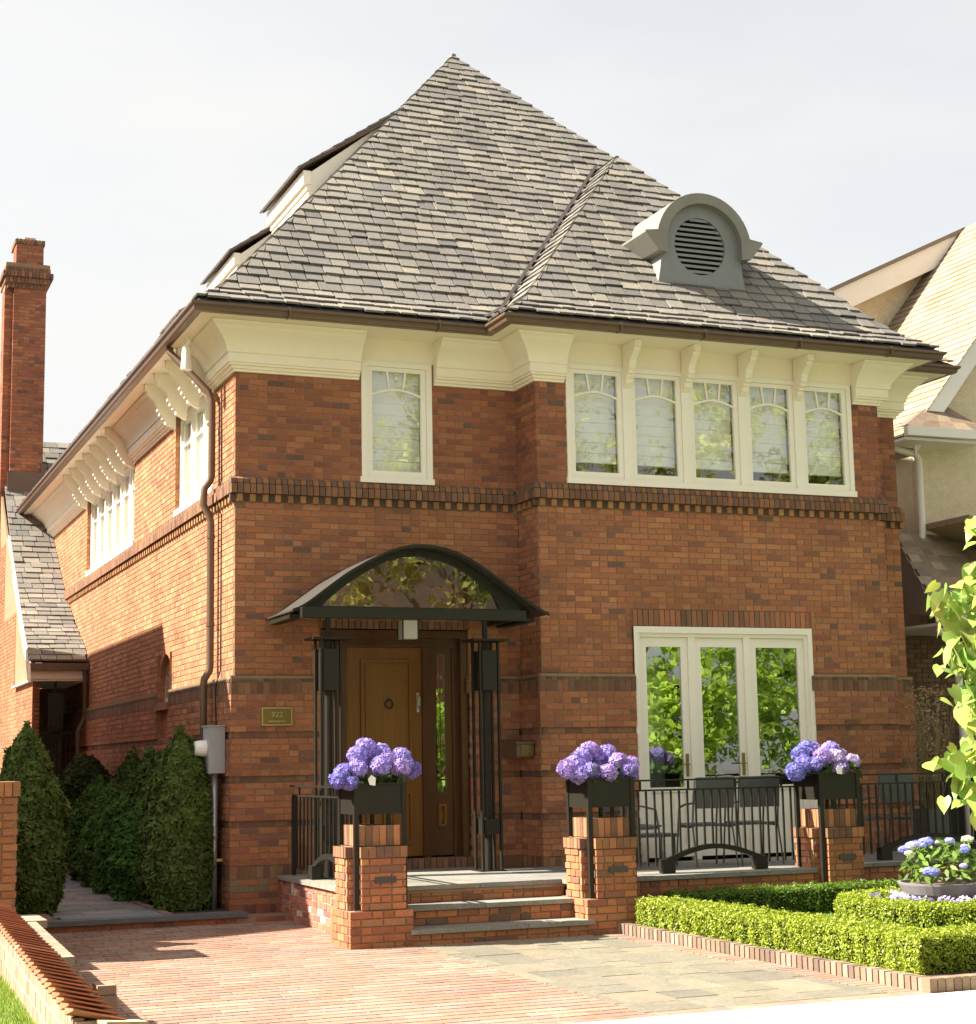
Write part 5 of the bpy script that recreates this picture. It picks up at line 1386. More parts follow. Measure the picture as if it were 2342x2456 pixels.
# ================================================================== FRONT GARDEN
bed = MB(); bed.poly([(3.02, -3.0, .03), (3.38, -7.40, -.03), (14, -7.40, -.03), (14, -2.3, .05), (3.3, -2.3, .05)]); bedo = bed.build('garden_bed', m_soil, kind='structure')
lawn2 = MB(); lawn2.poly([(3.7, -3.2, .062), (4.0, -6.6, .02), (13.5, -6.6, .02), (13.5, -3.2, .062)]); lawn2.build('garden_lawn', M('lawn_turf', (.09, .15, .03), .9, noise=.25, ns=40, bump=.8, bs=90), kind='structure')
ge_ = thing('garden_edging', 'weathered brick edging on end around the front flower bed', 'edging', (3.1, -5, 0))
y = -3.03; k = 0
while y > -7.42:
    x = kerbx(y); q = dict(o=(x, y-.066, gz(0, y)-.05), u=X_, n=NY, l=.098, h=.05+.095+R.uniform(-.003, .003), d=.064, col=pick([((.235, .17, .12), 5), ((.195, .135, .095), 5), ((.27, .20, .15), 3), ((.165, .12, .09), 3)]), full=False)
    piece('edging_brick', q, ge_, m_brick); y -= .0725
x = kerbx(-7.42)-.004
while x < 9:
    q = dict(o=(x, -7.525, gz(0, -7.4)-.05), u=X_, n=NY, l=.064, h=.15, d=.10, col=pick([((.235, .17, .12), 5), ((.205, .14, .095), 5), ((.26, .185, .125), 3)]), full=False)
    piece('edging_brick', q, ge_, m_brick); x += .0725
m_ej = m_mortar
b = MB(); b.extr([(kerbx(-3.03)+.012, -3.03, -.1), (kerbx(-7.5)+.012, -7.5, -.2), (kerbx(-7.5)+.09, -7.5, -.2), (kerbx(-3.03)+.09, -3.03, -.1)], (0, 0, .165)); b.build('edging_mortar', m_mortar, ge_)

def hedge(name, pts, w, zt_, dens, base, label, closed=False, zb=.0, leaf=.0115):
    """clipped box hedge along a polyline (centre line)"""
    h = thing(name, label, 'hedge', (pts[0][0], pts[0][1], zb))
    V = []; Nn = []; cor = MB()
    seg = list(zip(pts[:-1], pts[1:]))
    for (p, q) in seg:
        d = Vector((q[0]-p[0], q[1]-p[1], 0)); L = d.length; u = d/L; v = Vector((-u.y, u.x, 0)); zp, zq = p[2], q[2]
        ext = w/2 if not closed else .02
        for face in range(3):
            hgt = zt_
            A = (L+2*ext)*(w if face == 0 else hgt); m_ = int(A*dens)
            t = NR.uniform(-ext, L+ext, m_); s_ = NR.uniform(-.5, .5, m_)
            zb_ = np.interp(t, [0, L], [zp, zq])
            if face == 0: lat = s_*w; zz = zb_+hgt; nv = np.tile([0, 0, 1.], (m_, 1))
            else:
                sg = 1 if face == 1 else -1; lat = np.full(m_, sg*w/2); zz = zb_+hgt*(.5+s_); nv = np.tile([v.x*sg, v.y*sg, .15], (m_, 1))
            X = p[0]+u.x*t+v.x*lat; Y = p[1]+u.y*t+v.y*lat
            # rounding at the shoulders and the sheared unevenness
            dz = .012*np.sin(X*23+Y*7)+.010*np.sin(Y*31-X*11)+.008*np.sin(X*51+Y*43)
            edge = np.clip((np.abs(lat)-(w/2-.05))/.05, 0, 1)
            if face == 0: zz = zz-.035*edge**2+dz+NR.normal(0, .007, m_)
            else:
                fr = np.clip((zz-(zb_+hgt-.06))/.06, 0, 1); off = -.03*fr**2+dz+NR.normal(0, .008, m_)
                X += v.x*sg*off; Y += v.y*sg*off
            V.append(np.stack([X, Y, zz], 1)); Nn.append(nv)
        if not closed:
            for e_, (o_, sg) in enumerate(((p, -1), (q, 1))):
                m_ = int(w*zt_*dens); s_ = NR.uniform(-.5, .5, m_)*w; zz = o_[2]+NR.uniform(0, 1, m_)*zt_
                off = ext+.012*np.sin(zz*40+s_*30)+NR.normal(0, .008, m_)
                V.append(np.stack([o_[0]+u.x*sg*off+v.x*s_, o_[1]+u.y*sg*off+v.y*s_, zz], 1)); Nn.append(np.tile([u.x*sg, u.y*sg, .15], (m_, 1)))
        wi = w/2-.035
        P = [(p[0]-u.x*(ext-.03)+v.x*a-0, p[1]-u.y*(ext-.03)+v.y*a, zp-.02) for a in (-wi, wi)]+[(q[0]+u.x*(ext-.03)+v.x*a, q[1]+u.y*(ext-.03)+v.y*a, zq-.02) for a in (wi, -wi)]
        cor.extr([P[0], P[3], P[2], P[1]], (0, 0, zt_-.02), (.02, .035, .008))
    V = np.concatenate(V); Nn = np.concatenate(Nn); n_ = len(V)
    inner = NR.random(n_)**2*.03; V = V-Nn*inner[:, None]
    k1 = .55+.9*NR.random(n_)
    cl = np.array(base)[None]*k1[:, None]; yl = NR.random(n_) < .30; cl[yl] = cl[yl]*np.array([1.35, 1.2, 1.0])
    npmesh('foliage', leaves_np(V, Nn, NR.uniform(.7, 1.35, n_)*leaf, None, asp=1.15, jitter=.75), 4, cl, m_leaf, h, kind='stuff')
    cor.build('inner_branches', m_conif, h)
    return h
BX = (.27, .34, .035)
hx = lambda y: 3.33+.115*(-3.35-y)
hedge('box_hedge', [(hx(-3.45), -3.45, .02), (hx(-6.85), -6.85, -.02)], .42, .285, 11000, BX, 'low clipped box hedge along the left side of the front garden bed')
hedge('box_hedge', [(hx(-6.85)+.44, -6.85, -.02), (8.2, -6.85, -.02)], .42, .285, 9000, BX, 'low clipped box hedge along the sidewalk at the bottom right')
hedge('box_hedge', [(3.80, -3.02, .03), (9.5, -3.02, .03)], .34, .30, 5200, (.11, .19, .022), 'low dark clipped hedge at the foot of the brick terrace wall')
BC = (5.74, -4.55)
ring = [(BC[0]+.86*math.cos(2*math.pi*i/26), BC[1]+.86*math.sin(2*math.pi*i/26), .0) for i in range(27)]
hedge('ring_hedge', ring, .34, .30, 9000, BX, 'circular clipped box hedge around the flower bowl', closed=True)
n = 9000
xx = NR.uniform(3.9, 6.5, n); yy = NR.uniform(-6.4, -3.2, n); okm = (xx-BC[0])**2+(yy-BC[1])**2 > 1.0; xx, yy = xx[okm], yy[okm]; n = len(xx)
aa = NR.uniform(0, 6.28, n); wv = np.stack([np.cos(aa), np.sin(aa), 0*aa], 1)*.004; zg = .062+(yy+3.2)*.0124
bs_ = np.stack([xx, yy, zg], 1); tp = bs_+np.stack([NR.normal(0, .012, n), NR.normal(0, .012, n), NR.uniform(.015, .04, n)], 1)
npmesh('grass', np.stack([bs_-wv, bs_+wv, tp], 1).reshape(-1, 3), 3, np.array([.12, .22, .03])*NR.uniform(.6, 1.4, (n, 1)), m_grass, None, kind='stuff', label='grass between the box hedges in the front garden', cat='grass')

# bowl planter
bw = thing('bowl_planter', 'wide shallow dark stone bowl in the middle of the ring hedge', 'planter', (BC[0], BC[1], .05))
b = MB(); b.lathe(BC[0], BC[1], [(.001, .06), (.26, .06), (.27, .20), (.33, .25), (.40, .33), (.445, .415), (.45, .435), (.42, .435), (.40, .40), (.001, .39)], 40); b.build('bowl', m_terra, bw, smooth=False)
b = MB(); b.lathe(BC[0], BC[1], [(.001, .412), (.405, .405)], 30); b.build('potting_soil', M('bark_mulch', (.16, .10, .06), .95, noise=.4, ns=60, bump=1, bs=60), bw)
hb_ = thing('hydrangea_bush', 'low leafy plant with pale blue flower clusters growing in the stone bowl', 'flowers', (BC[0], BC[1], .42))
n = 420
a_ = NR.uniform(0, 6.28, n); el = NR.uniform(.05, 1.5, n); rr = NR.uniform(.6, 1, n)
cen = np.stack([BC[0]+.46*rr*np.cos(a_)*np.cos(el*.8), BC[1]+.46*rr*np.sin(a_)*np.cos(el*.8), .44+.38*rr*np.sin(el)], 1)
nm = np.stack([np.cos(a_)*.6, np.sin(a_)*.6, .8+0*a_], 1)
cl = np.array([.13, .21, .035])*NR.uniform(.5, 1.5, (n, 1))
P = leaves_np(cen, nm, NR.uniform(.030, .052, n), None, asp=1.5, jitter=.45)
big = P.reshape(n, 4, 3)
for k in range(110): npmesh('leaf', big[k], 4, cl[k:k+1], m_leaf, hb_)
npmesh('foliage', big[110:].reshape(-1, 3), 4, cl[110:], m_leaf, hb_, kind='stuff')
for k in range(30):
    a, e_ = R.uniform(0, 6.28), R.uniform(.15, 1.4)
    if k < 20: a = R.uniform(3.0, 6.4)
    o = bpy.data.objects.new('flower_head', BALLS[k % 4]); s_ = R.uniform(.42, .75); o.scale = (s_, s_, s_*.7); o.color = (*R.choice([(.30, .33, .75), (.45, .45, .80), (.62, .60, .78), (.66, .66, .55), (.25, .28, .70)]), 1)
    link(o, hb_, (BC[0]+.48*math.cos(a)*math.cos(e_*.8), BC[1]+.48*math.sin(a)*math.cos(e_*.8), .45+.38*math.sin(e_)))
# pansies between bowl and ring hedge
pm = MB()
for k in range(9):
    a = k*.7; cxp, cyp, czp = .03*math.cos(a*2.1), .03*math.sin(a*2.1), .05+.015*math.sin(k*2.3)
    for q in range(5):
        t = q*2*math.pi/5; 
        d = Vector((math.cos(t), math.sin(t)*.8, .5*math.sin(t))); e_ = Vector((-math.sin(t), math.cos(t), .2))
        cc = Vector((cxp, cyp, czp)); s_ = .013
        pm.poly([cc, cc+(d-e_*.6)*s_, cc+d*s_*1.5, cc+(d+e_*.6)*s_], (1, 1, 1) if k % 3 else (1.35, 1.3, 1.1))
for k in range(14):
    a = k*2.4; cc = Vector((.035*math.cos(a), .035*math.sin(a), .02)); d = Vector((math.cos(a), math.sin(a), .3)); e_ = Vector((-math.sin(a), math.cos(a), 0))
    pm.poly([cc, cc+(d-e_*.5)*.014, cc+d*.026, cc+(d+e_*.5)*.014], (.22, .45, .06))
pz = pm.build('pansy_proto', m_petal); pme = pz.data; bpy.data.objects.remove(pz)
for k in range(54):
    a = R.uniform(2.6, 6.6); r_ = R.uniform(.46, .68)
    o = bpy.data.objects.new('pansy', pme); o.rotation_euler = (0, 0, R.uniform(0, 6)); s_ = R.uniform(1.1, 1.7); o.scale = (s_, s_, s_); o.color = (*R.choice([(.42, .36, .75), (.50, .46, .80), (.32, .26, .68), (.62, .58, .82)]), 1)
    link(o, None, (BC[0]+r_*math.cos(a), BC[1]+r_*math.sin(a), .235+R.uniform(-.02, .03)))
    tag(o, 'violet pansy in the bed between the stone bowl and the ring hedge', 'flower', 'violet pansies around the stone bowl')
b = MB(); b.lathe(BC[0], BC[1], [(.28, .20), (.71, .215)], 26); b.build('pansy_soil', m_soil, kind='structure')

# ================================================================== ANNEX AND CHIMNEY (left, behind)
ax0, ax1 = -.92, -.01
prof = [(9.90, 3.36), (10.25, 3.60), (11.2, 4.02), (12.2, 4.50), (12.8, 4.86), (13.6, 5.42), (14.4, 6.0), (16.9, 8.30)]
axv = lambda y: float(np.interp(y, [9.9, 12.6, 15.6], [-.93, -.80, -.76]))
def aroof(x0, x1, pf, parent, nm, mat, dz):
    b = MB()
    for (ya, za), (yb, zb) in zip(pf[:-1], pf[1:]): b.poly([(axv(ya)+.01, ya, za+dz), (x1, ya, za+dz), (x1, yb, zb+dz), (axv(yb)+.01, yb, zb+dz)])
    return b.build(nm, mat, parent)
ar = aroof(ax0, ax1, prof, house, 'side_wing_roof', bpy.data.materials['roof_underlay'], -.02)
aroof(ax0, 6.5, [(15.7, 7.20), (16.9, 8.30), (18.2, 7.1)], ar, 'rear_slope', bpy.data.materials['roof_underlay'], -.02)
rb = MB()
yv = np.array([p[0] for p in prof]); zv2 = np.array([p[1] for p in prof]); sv2 = np.concatenate([[0], np.cumsum(np.hypot(np.diff(yv), np.diff(zv2)))])
s_ = -.03; cnt = 0
while s_ < sv2[-1]-.1:
    ya, yb = np.interp(s_, sv2, yv) if s_ > 0 else yv[0]+s_, np.interp(s_+.23, sv2, yv); za, zb = np.interp(ya, yv, zv2), np.interp(yb, yv, zv2)
    axl = axv(ya); x = axl-.02-R.uniform(0, .15); xe = ax1 if ya < 15.7 else 6.4
    while x < xe:
        w_ = R.choice([.2, .25, .3, .22]); a, e_ = max(x+.006, axl-.02), min(x+w_-.006, xe); x += w_
        if e_-a < .03: continue
        th = R.uniform(.025, .04); j = R.uniform(-.012, .012)
        P = [Vector((a, ya+j, za+.004)), Vector((e_, ya+j, za+.004)), Vector((e_, yb, zb-.015)), Vector((a, yb, zb-.015))]
        sl = (zb-za)/(yb-ya+1e-6); N3 = Vector((0, -sl, 1)).normalized()*th; cc = pick(PAL_SL)
        if cnt < 120:
            b = MB(); slate_poly(b, P, N3, WHITE); o = b.build('slate', m_slate, ar, origin=P[0]); o.color = (*cc, 1); cnt += 1
        else: slate_poly(rb, P, N3, cc)
    s_ += .20
rb.build('slate_covering', m_slate, ar, kind='stuff')
b = MB()   # barge board following the sweep
for (ya, za), (yb, zb) in zip(prof[:6], prof[1:7]): b.extr([(axv(ya)-.05, ya, za-.20), (axv(yb)-.05, yb, zb-.20), (axv(yb)-.05, yb, zb-.01), (axv(ya)-.05, ya, za-.01)], (.035, 0, 0))
b.extr([(ax0-.05, 9.72, 3.02), (ax0-.05, 9.9, 3.05), (ax0-.05, 10.05, 3.30), (ax0-.05, 9.82, 3.33)], (.035, 0, 0))
b.build('barge_board', m_white, ar)
b = MB(); b.box(ax0-.01, ax1, 9.80, 9.90, 3.22, 3.33); b.build('gutter', m_gutter, ar)
b = MB(); b.box(ax0, ax1, 9.905, 9.93, 3.08, 3.30); b.box(ax0, ax1, 9.93, 12.5, 3.05, 3.08); b.build('soffit', m_cream, ar)
b = MB(); b.tube([(-.06, 9.85, 3.22), (-.06, 9.85, 2.45), (-.16, 9.83, 2.25), (-.16, 9.83, .2)], .04, 10); b.build('downspout', m_gutter, ar)
aw_ = MB(); aw_.box(-.84, -.80, 10.15, 17, 0, 3.05); aw_.extr([(-.84, 10.15, 3.05), (-.84, 17, 3.05), (-.84, 17, 8.1), (-.84, 14.4, 5.9), (-.84, 12.2, 4.4), (-.84, 10.2, 3.3)], (.04, 0, 0)); aw_.box(-.80, -.02, 12.4, 12.45, 0, 3.04)
awo = aw_.build('side_wing_wall', m_mortar, house)
kk_ = courses((-.846, 17), NY, NX, 6.85, 0, 45, pal=PAL, ch=c)
kk_ += courses((-.846, 16.9), NY, NX, 4.2, 45*c, 20, ch=c); kk_ += courses((-.846, 16.9), NY, NX, 2.3, 65*c, 22, ch=c)
kk_ += courses((-.85, 10.14), X_, NY, .11, 0, 45, ch=c)
rb = MB()
for q in kk_: brick_box(rb, q)
rb.build('brickwork', m_brick, awo, kind='stuff')
gt = thing('side_gate', 'tall black iron gate with a box lantern in the dark side porch far left', 'gate', (-.6, 10.1, .1))
for k in range(8):
    b = MB(); b.box(-.75+k*.075, -.735+k*.075, 10.20, 10.22, .15, 2.2); b.build('gate_bar', m_iron, gt)
b = MB(); b.box(-.76, -.19, 10.195, 10.225, 2.2, 2.25); b.build('top_bar', m_iron, gt)
b = MB(); b.box(-.62, -.38, 10.0, 10.12, 2.30, 2.86); b.build('lantern_box', m_iron, gt)
b = MB(); b.tube([(-.5, 10.06, 2.86), (-.5, 10.06, 3.05)], .02, 6); b.build('hanger', m_iron, gt)
ch_ = MB(); CY = 15.5
for (x0, x1, y0, y1, z0, z1) in ((-.70, -.085, CY, CY+.8, 6.2, 11.3), (-.86, -.705, CY+.12, CY+.6, 0, 11.2), (-.66, -.14, CY+.08, CY+.6, 11.6, 12.1)): ch_.box(x0, x1, y0, y1, z0, z1)
cho = ch_.build('chimney', m_mortar, house)
rb = MB(); kk_ = []
kk_ += courses((-.706, CY-.006), X_, NY, .627, 6.2, 74, ch=c, pal=PAL_UP); kk_ += courses((-.706, CY+.8), NY, NX, .74, 6.2, 74, ch=c, pal=PAL_UP); kk_ += courses((-.866, CY+.114), X_, NY, .155, 4, 105, ch=c, pal=PAL_UP); kk_ += courses((-.866, CY+.6), NY, NX, .43, 4, 105, ch=c, pal=PAL_UP)
kk_ += courses((-.666, CY+.074), X_, NY, .53, 11.62, 6, ch=c, pal=PAL_UP); kk_ += courses((-.666, CY+.6), NY, NX, .47, 11.62, 6, ch=c, pal=PAL_UP)
for z0, z1, e in ((11.10, 11.20, .03), (11.20, 11.31, .08), (11.31, 11.42, .13), (11.42, 11.52, .08), (11.52, 11.62, .02), (12.04, 12.14, .03)):
    a, e2 = (-.80, -.085) if z0 < 11.55 else (-.66, -.14)
    y0 = CY
    if z0 > 11.6: y0 = CY+.08
    kk_ += band((a-e, y0-e), X_, NY, e2-a+2*e, z0, z1, .0715, 0, pal=PAL_DK); kk_ += band((a-e, CY+.8), NY, NX, CY+.8-y0+e-BD-.004, z0, z1, .0715, 0, pal=PAL_DK); kk_ += band((e2+e, y0-e+BD+.004), Y_, X_, .75, z0, z1, .0715, 0, pal=PAL_DK)
emit([(cho, kk_)], cho, 60)
b = MB(); b.box(-.87, -.02, CY-.06, CY+.84, 11.2, 11.60); b.build('chimney_shoulder', m_mortar, cho)
b = MB(); b.box(-.50, -.28, CY+.2, CY+.5, 12.1, 12.22); b.build('chimney_pot', m_clay, cho).color = (.55, .38, .28, 1)
b = MB(); b.box(-.75, -.03, CY-.05, CY-.012, 6.95, 7.40); b.box(-.12, -.02, CY-.05, CY+.3, 7.40, 7.58); b.build('chimney_flashing', m_gutter, cho)
cb_ = MB(); cb_.box(-2.4, -1.0, 15.9, 16.5, 0, 7.3); cb_.build('chimney_base', m_mortar, cho)
rb = MB()
for q in courses((-2.4, 15.894), X_, NY, 1.40, 0, 107, ch=c, pal=PAL): brick_box(rb, q)
rb.build('brickwork', m_brick, cho, kind='stuff')

# ================================================================== NEIGHBOUR HOUSES
nl = thing('neighbour_house', 'brick neighbour house standing left of the picture, whose shadow falls on the side wall', 'house', (-7, 8, 0))
def gable(y0, y1, zE, xE, halfw, slope, parent, mat, rmat):
    zR = zE+slope*halfw
    b = MB(); b.extr([(xE, y0, -.1), (xE, y0, zE), (xE-halfw, y0, zR), (xE-2*halfw, y0, zE), (xE-2*halfw, y0, -.1)], (0, y1-y0, 0)); b.build('wall', mat, parent)
    b = MB()
    for s_ in (0, 1):
        xa = xE+.0 if s_ == 0 else xE-2*halfw
        b.extr([(xa+(.0 if s_ == 0 else -.2), y0-.1, zE+.005-(.0 if s_ == 0 else .1)), (xa+(.0 if s_ == 0 else -.2), y0-.1, zE+.08-(.0 if s_ == 0 else .1)), (xE-halfw, y0-.1, zR+.08), (xE-halfw, y0-.1, zR+.005)], (0, y1-y0+.1, 0))
    b.build('roof', rmat, parent)
m_pb = bpy.data.materials['plain_brick']
gable(1.18, 4.75, 5.86, -3.5, 8.0, .55, nl, m_pb, bpy.data.materials['roof_underlay'])
gable(4.95, 10.9, 6.80, -3.5, 5.0, .55, nl, m_pb, bpy.data.materials['roof_underlay'])

nr = thing('stucco_house', 'tan stucco house with steep shingled gable roof and white trim on the right', 'house', (13, 4, 0))
CX = 10.62; FY = 2.0
b = MB()
b.extr([(CX, FY, -.2), (20, FY, -.2), (18, FY, 5.2), (13.95, FY, 10.2), (10.62, FY, 6.45)][::1], (0, .15, 0)); b.build('front_wall', m_stucco, nr)
b = MB(); b.box(CX, CX+.15, FY+.16, 14, -.2, 6.3); b.build('side_wall', m_stucco, nr)
rs = 1.215; zrk = lambda x: 7.97+rs*(x-11.79)
PAL_SH = [((.29, .22, .15), 10), ((.27, .20, .135), 8), ((.31, .24, .165), 8), ((.245, .18, .12), 3)]
def shingles(fn, s0, s1, q0, q1, parent, name, pal, wstep=.32, es=.15, th=.008, limit=0):
    """fn(s,q)->Vector on the slope; s runs up the slope, q along it"""
    rb = MB(); s = s0; row = 0; cnt = 0
    while s < s1:
        q = q0-(row % 2)*wstep*.5-R.uniform(0, .1)
        while q < q1:
            w_ = wstep*R.uniform(.7, 1.3); a, e_ = max(q+.002, q0), min(q+w_-.002, q1); q += w_
            if e_-a < .03: continue
            P = [fn(s, a), fn(s, e_), fn(s+es+.02, e_), fn(s+es+.02, a)]
            N3 = (P[1]-P[0]).cross(P[3]-P[0]).normalized()
            if N3.z < 0: N3 = -N3
            P = [P[0]+N3*.004, P[1]+N3*.004, P[2]-N3*th, P[3]-N3*th]
            cc = pick(pal)
            if cnt < limit:
                b = MB(); slate_poly(b, P, N3*th, WHITE); o = b.build('shingle', m_shingle, parent, origin=P[0]); o.color = (*cc, 1); cnt += 1
            else: slate_poly(rb, P, N3*th, cc)
        s += es; row += 1
    if rb.f: rb.build(name, m_shingle, parent, kind='stuff')
b = MB(); b.poly([(10.35, FY-.25, zrk(10.35)-.01), (13.95, FY-.25, zrk(13.95)-.01), (13.95, 5.1, zrk(13.95)-.01), (10.35, 5.1, zrk(10.35)-.01)])
b.poly([(13.95, FY-.25, zrk(13.95)-.01), (19, FY-.25, zrk(13.95)-6.1), (19, 5.1, zrk(13.95)-6.1), (13.95, 5.1, zrk(13.95)-.01)])
nro = b.build('roof', M('roof_felt', (.2, .16, .12), .9), nr)
k1_ = 1/math.hypot(1, rs)
shingles(lambda s, q: Vector((10.35+s*k1_, q, zrk(10.35+s*k1_))), 0, 5.55, FY-.27, 5.08, nro, 'shingle_covering', PAL_SH, limit=150)
def rake(x0, z0, x1, z1, y, h_, th, mat, nm, par):
    b = MB(); b.extr([(x0, y, z0-h_), (x1, y, z1-h_), (x1, y, z1), (x0, y, z0)], (0, th, 0)); return b.build(nm, mat, par)
rake(10.38, zrk(10.38)-.02, 13.9, zrk(13.9)-.02, FY-.24, .36, .03, m_wgut, 'rake_board', nr)
b = MB(); b.extr([(10.38, FY-.20, zrk(10.38)-.14), (13.9, FY-.20, zrk(13.9)-.14), (13.9, FY-.20, zrk(13.9)-.12), (10.38, FY-.20, zrk(10.38)-.12)], (0, .2, 0)); b.build('soffit', m_wgut, nr)
# rear cross gable
rz = lambda x: 10.52+.48*(x-13.95)
b = MB(); b.extr([(9.6, 5.1, 5.5), (14.2, 5.1, 5.5), (14.2, 5.1, rz(14.2)-.1), (9.6, 5.1, rz(9.6)-.1)], (0, 3, 0)); b.build('rear_wall', m_stucco, nr)
rake(8.8, rz(8.8), 13.95, rz(13.95), 4.82, .40, .04, m_wgut, 'rake_board', nr)
b = MB(); b.extr([(8.8, 4.78, rz(8.8)+.005), (13.95, 4.78, rz(13.95)+.005), (13.95, 4.78, rz(13.95)+.08), (8.8, 4.78, rz(8.8)+.08)], (0, .5, 0)); b.build('rear_roof', bpy.data.materials['roof_felt'], nr)
# small hip roof with white gutter at the foot of the gable
b = MB()
A, B_, Cc_, Dd = Vector((9.99, FY-.55, 6.215)), Vector((11.5, FY-.55, 6.20)), Vector((10.96, FY, 6.76)), Vector((10.2, FY, 6.3))
b.poly([A, B_, Cc_]); b.poly([A, Cc_, Dd]); b.poly([B_, (11.6, FY, 6.3), Cc_]); hr = b.build('return_roof', m_shingle, nr); hr.color = (.18, .13, .09, 1)
for k in range(4):
    for j in range(5):
        t0, t1 = k/4, (k+1)/4; xa = lambda t, f: (A+(Cc_-A)*t)*(1-f)+(B_+(Cc_-B_)*t)*f
        P = [xa(t0, j/5), xa(t0, (j+1)/5), xa(t1, (j+1)/5), xa(t1, j/5)]; q = MB(); q.extr([p+Vector((0, -.006, .008)) for p in P], (0, -.006, .008)); o = q.build('shingle', m_shingle, hr, origin=P[0]); o.color = (*pick([((.24, .17, .12), 3), ((.20, .145, .105), 3), ((.27, .20, .14), 2)]), 1)
b = MB(); b.box(9.97, 11.3, FY-.66, FY-.56, 6.08, 6.21); b.build('gutter', m_wgut, nr)
b = MB(); b.box(9.99, 11.3, FY-.56, FY-.0, 6.03, 6.07); b.build('soffit', m_wgut, nr)
b = MB(); b.tube([(10.1, FY-.08, 6.0), (10.30, FY-.08, 5.96), (10.50, FY-.08, 5.93), (10.56, FY-.07, 5.86), (10.57, FY-.06, 5.78), (10.57, FY-.06, 4.78), (10.55, FY-.06, 4.68), (10.34, FY-.25, 4.05)], .05, 10); b.build('downspout', m_wgut, nr, smooth=True)
# porch roofs
b = MB()
pr = [Vector((9.9, FY-1.2, 3.72)), Vector((10.75, FY-1.2, 3.66)), Vector((11.9, FY, 4.85)), Vector((10.5, FY, 4.82)), Vector((9.9, FY, 4.35))]
pb_ = MB(); pb_.poly([(9.55, .35, 3.42), (11.9, .35, 3.42), (11.3, FY, 4.75), (10.1, FY, 4.75)]); pb_.poly([(9.55, .35, 3.42), (10.1, FY, 4.75), (9.55, FY+1, 3.9)])
pbo = pb_.build('porch_roof', m_shingle, nr); pbo.color = (.15, .11, .08, 1)
for k in range(11):
    for j in range(9):
        t0, t1 = k/11, (k+1)/11; xl = lambda t: 9.55+.55*t; xrr = lambda t: 11.9-.6*t
        f0, f1 = (j+.5*(k % 2)*.5)/9, (j+1+.5*(k % 2)*.5)/9
        pf = lambda t, f: Vector((xl(t)+(xrr(t)-xl(t))*f, .35+(FY-.35)*t, 3.42+1.33*t))
        P = [pf(t0, f0), pf(t0, min(f1, 1)), pf(t1, min(f1, 1)), pf(t1, f0)]; q = MB(); q.extr([p+Vector((0, -.007, .008)) for p in P], (0, -.007, .010)); o = q.build('shingle', m_shingle, pbo, origin=P[0]); o.color = (*pick([((.27, .20, .14), 3), ((.22, .17, .12), 3), ((.32, .25, .18), 2), ((.30, .25, .17), 1)]), 1)
b = MB(); b.box(9.5, 12.0, .24, .35, 3.34, 3.46); b.build('gutter', m_wgut, nr)
b = MB(); b.box(9.55, 12, .36, FY, 3.30, 3.34); b.build('soffit', m_wgut, nr)
b = MB(); b.tube([(9.5, .30, 3.22), (9.72, .32, 3.20), (9.80, .34, 3.10), (9.86, .36, 1.2), (9.86, .36, .3)], .05, 10); b.build('downspout', m_wgut, nr, smooth=True)
# second porch gable at the right edge
rake(10.65, 4.83, 13.5, 3.95, .9, .16, .04, m_wgut, 'rake_board', nr)
b = MB(); b.extr([(10.62, .945, 4.83), (13.5, .945, 3.95), (13.5, .945, 4.03), (10.62, .945, 4.91)], (0, 1.0, 0)); o = b.build('porch_gable_roof', m_shingle, nr); o.color = (.30, .22, .15, 1)
b = MB(); b.extr([(11.3, 1.1, 3.4), (13.5, 1.1, 3.4), (13.5, 1.1, 3.95), (11.3, 1.1, 4.6)], (0, .1, 0)); b.build('porch_gable', m_stucco, nr)
# dim porch inside
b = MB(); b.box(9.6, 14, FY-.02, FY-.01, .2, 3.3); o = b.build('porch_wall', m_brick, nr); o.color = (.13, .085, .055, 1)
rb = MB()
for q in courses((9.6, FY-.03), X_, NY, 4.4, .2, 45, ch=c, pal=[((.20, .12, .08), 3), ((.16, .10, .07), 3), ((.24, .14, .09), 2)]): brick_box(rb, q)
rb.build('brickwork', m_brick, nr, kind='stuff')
b = MB(); b.box(10.35, 10.62, .55, .8, .2, 3.3); b.build('porch_column', m_stucco, nr)

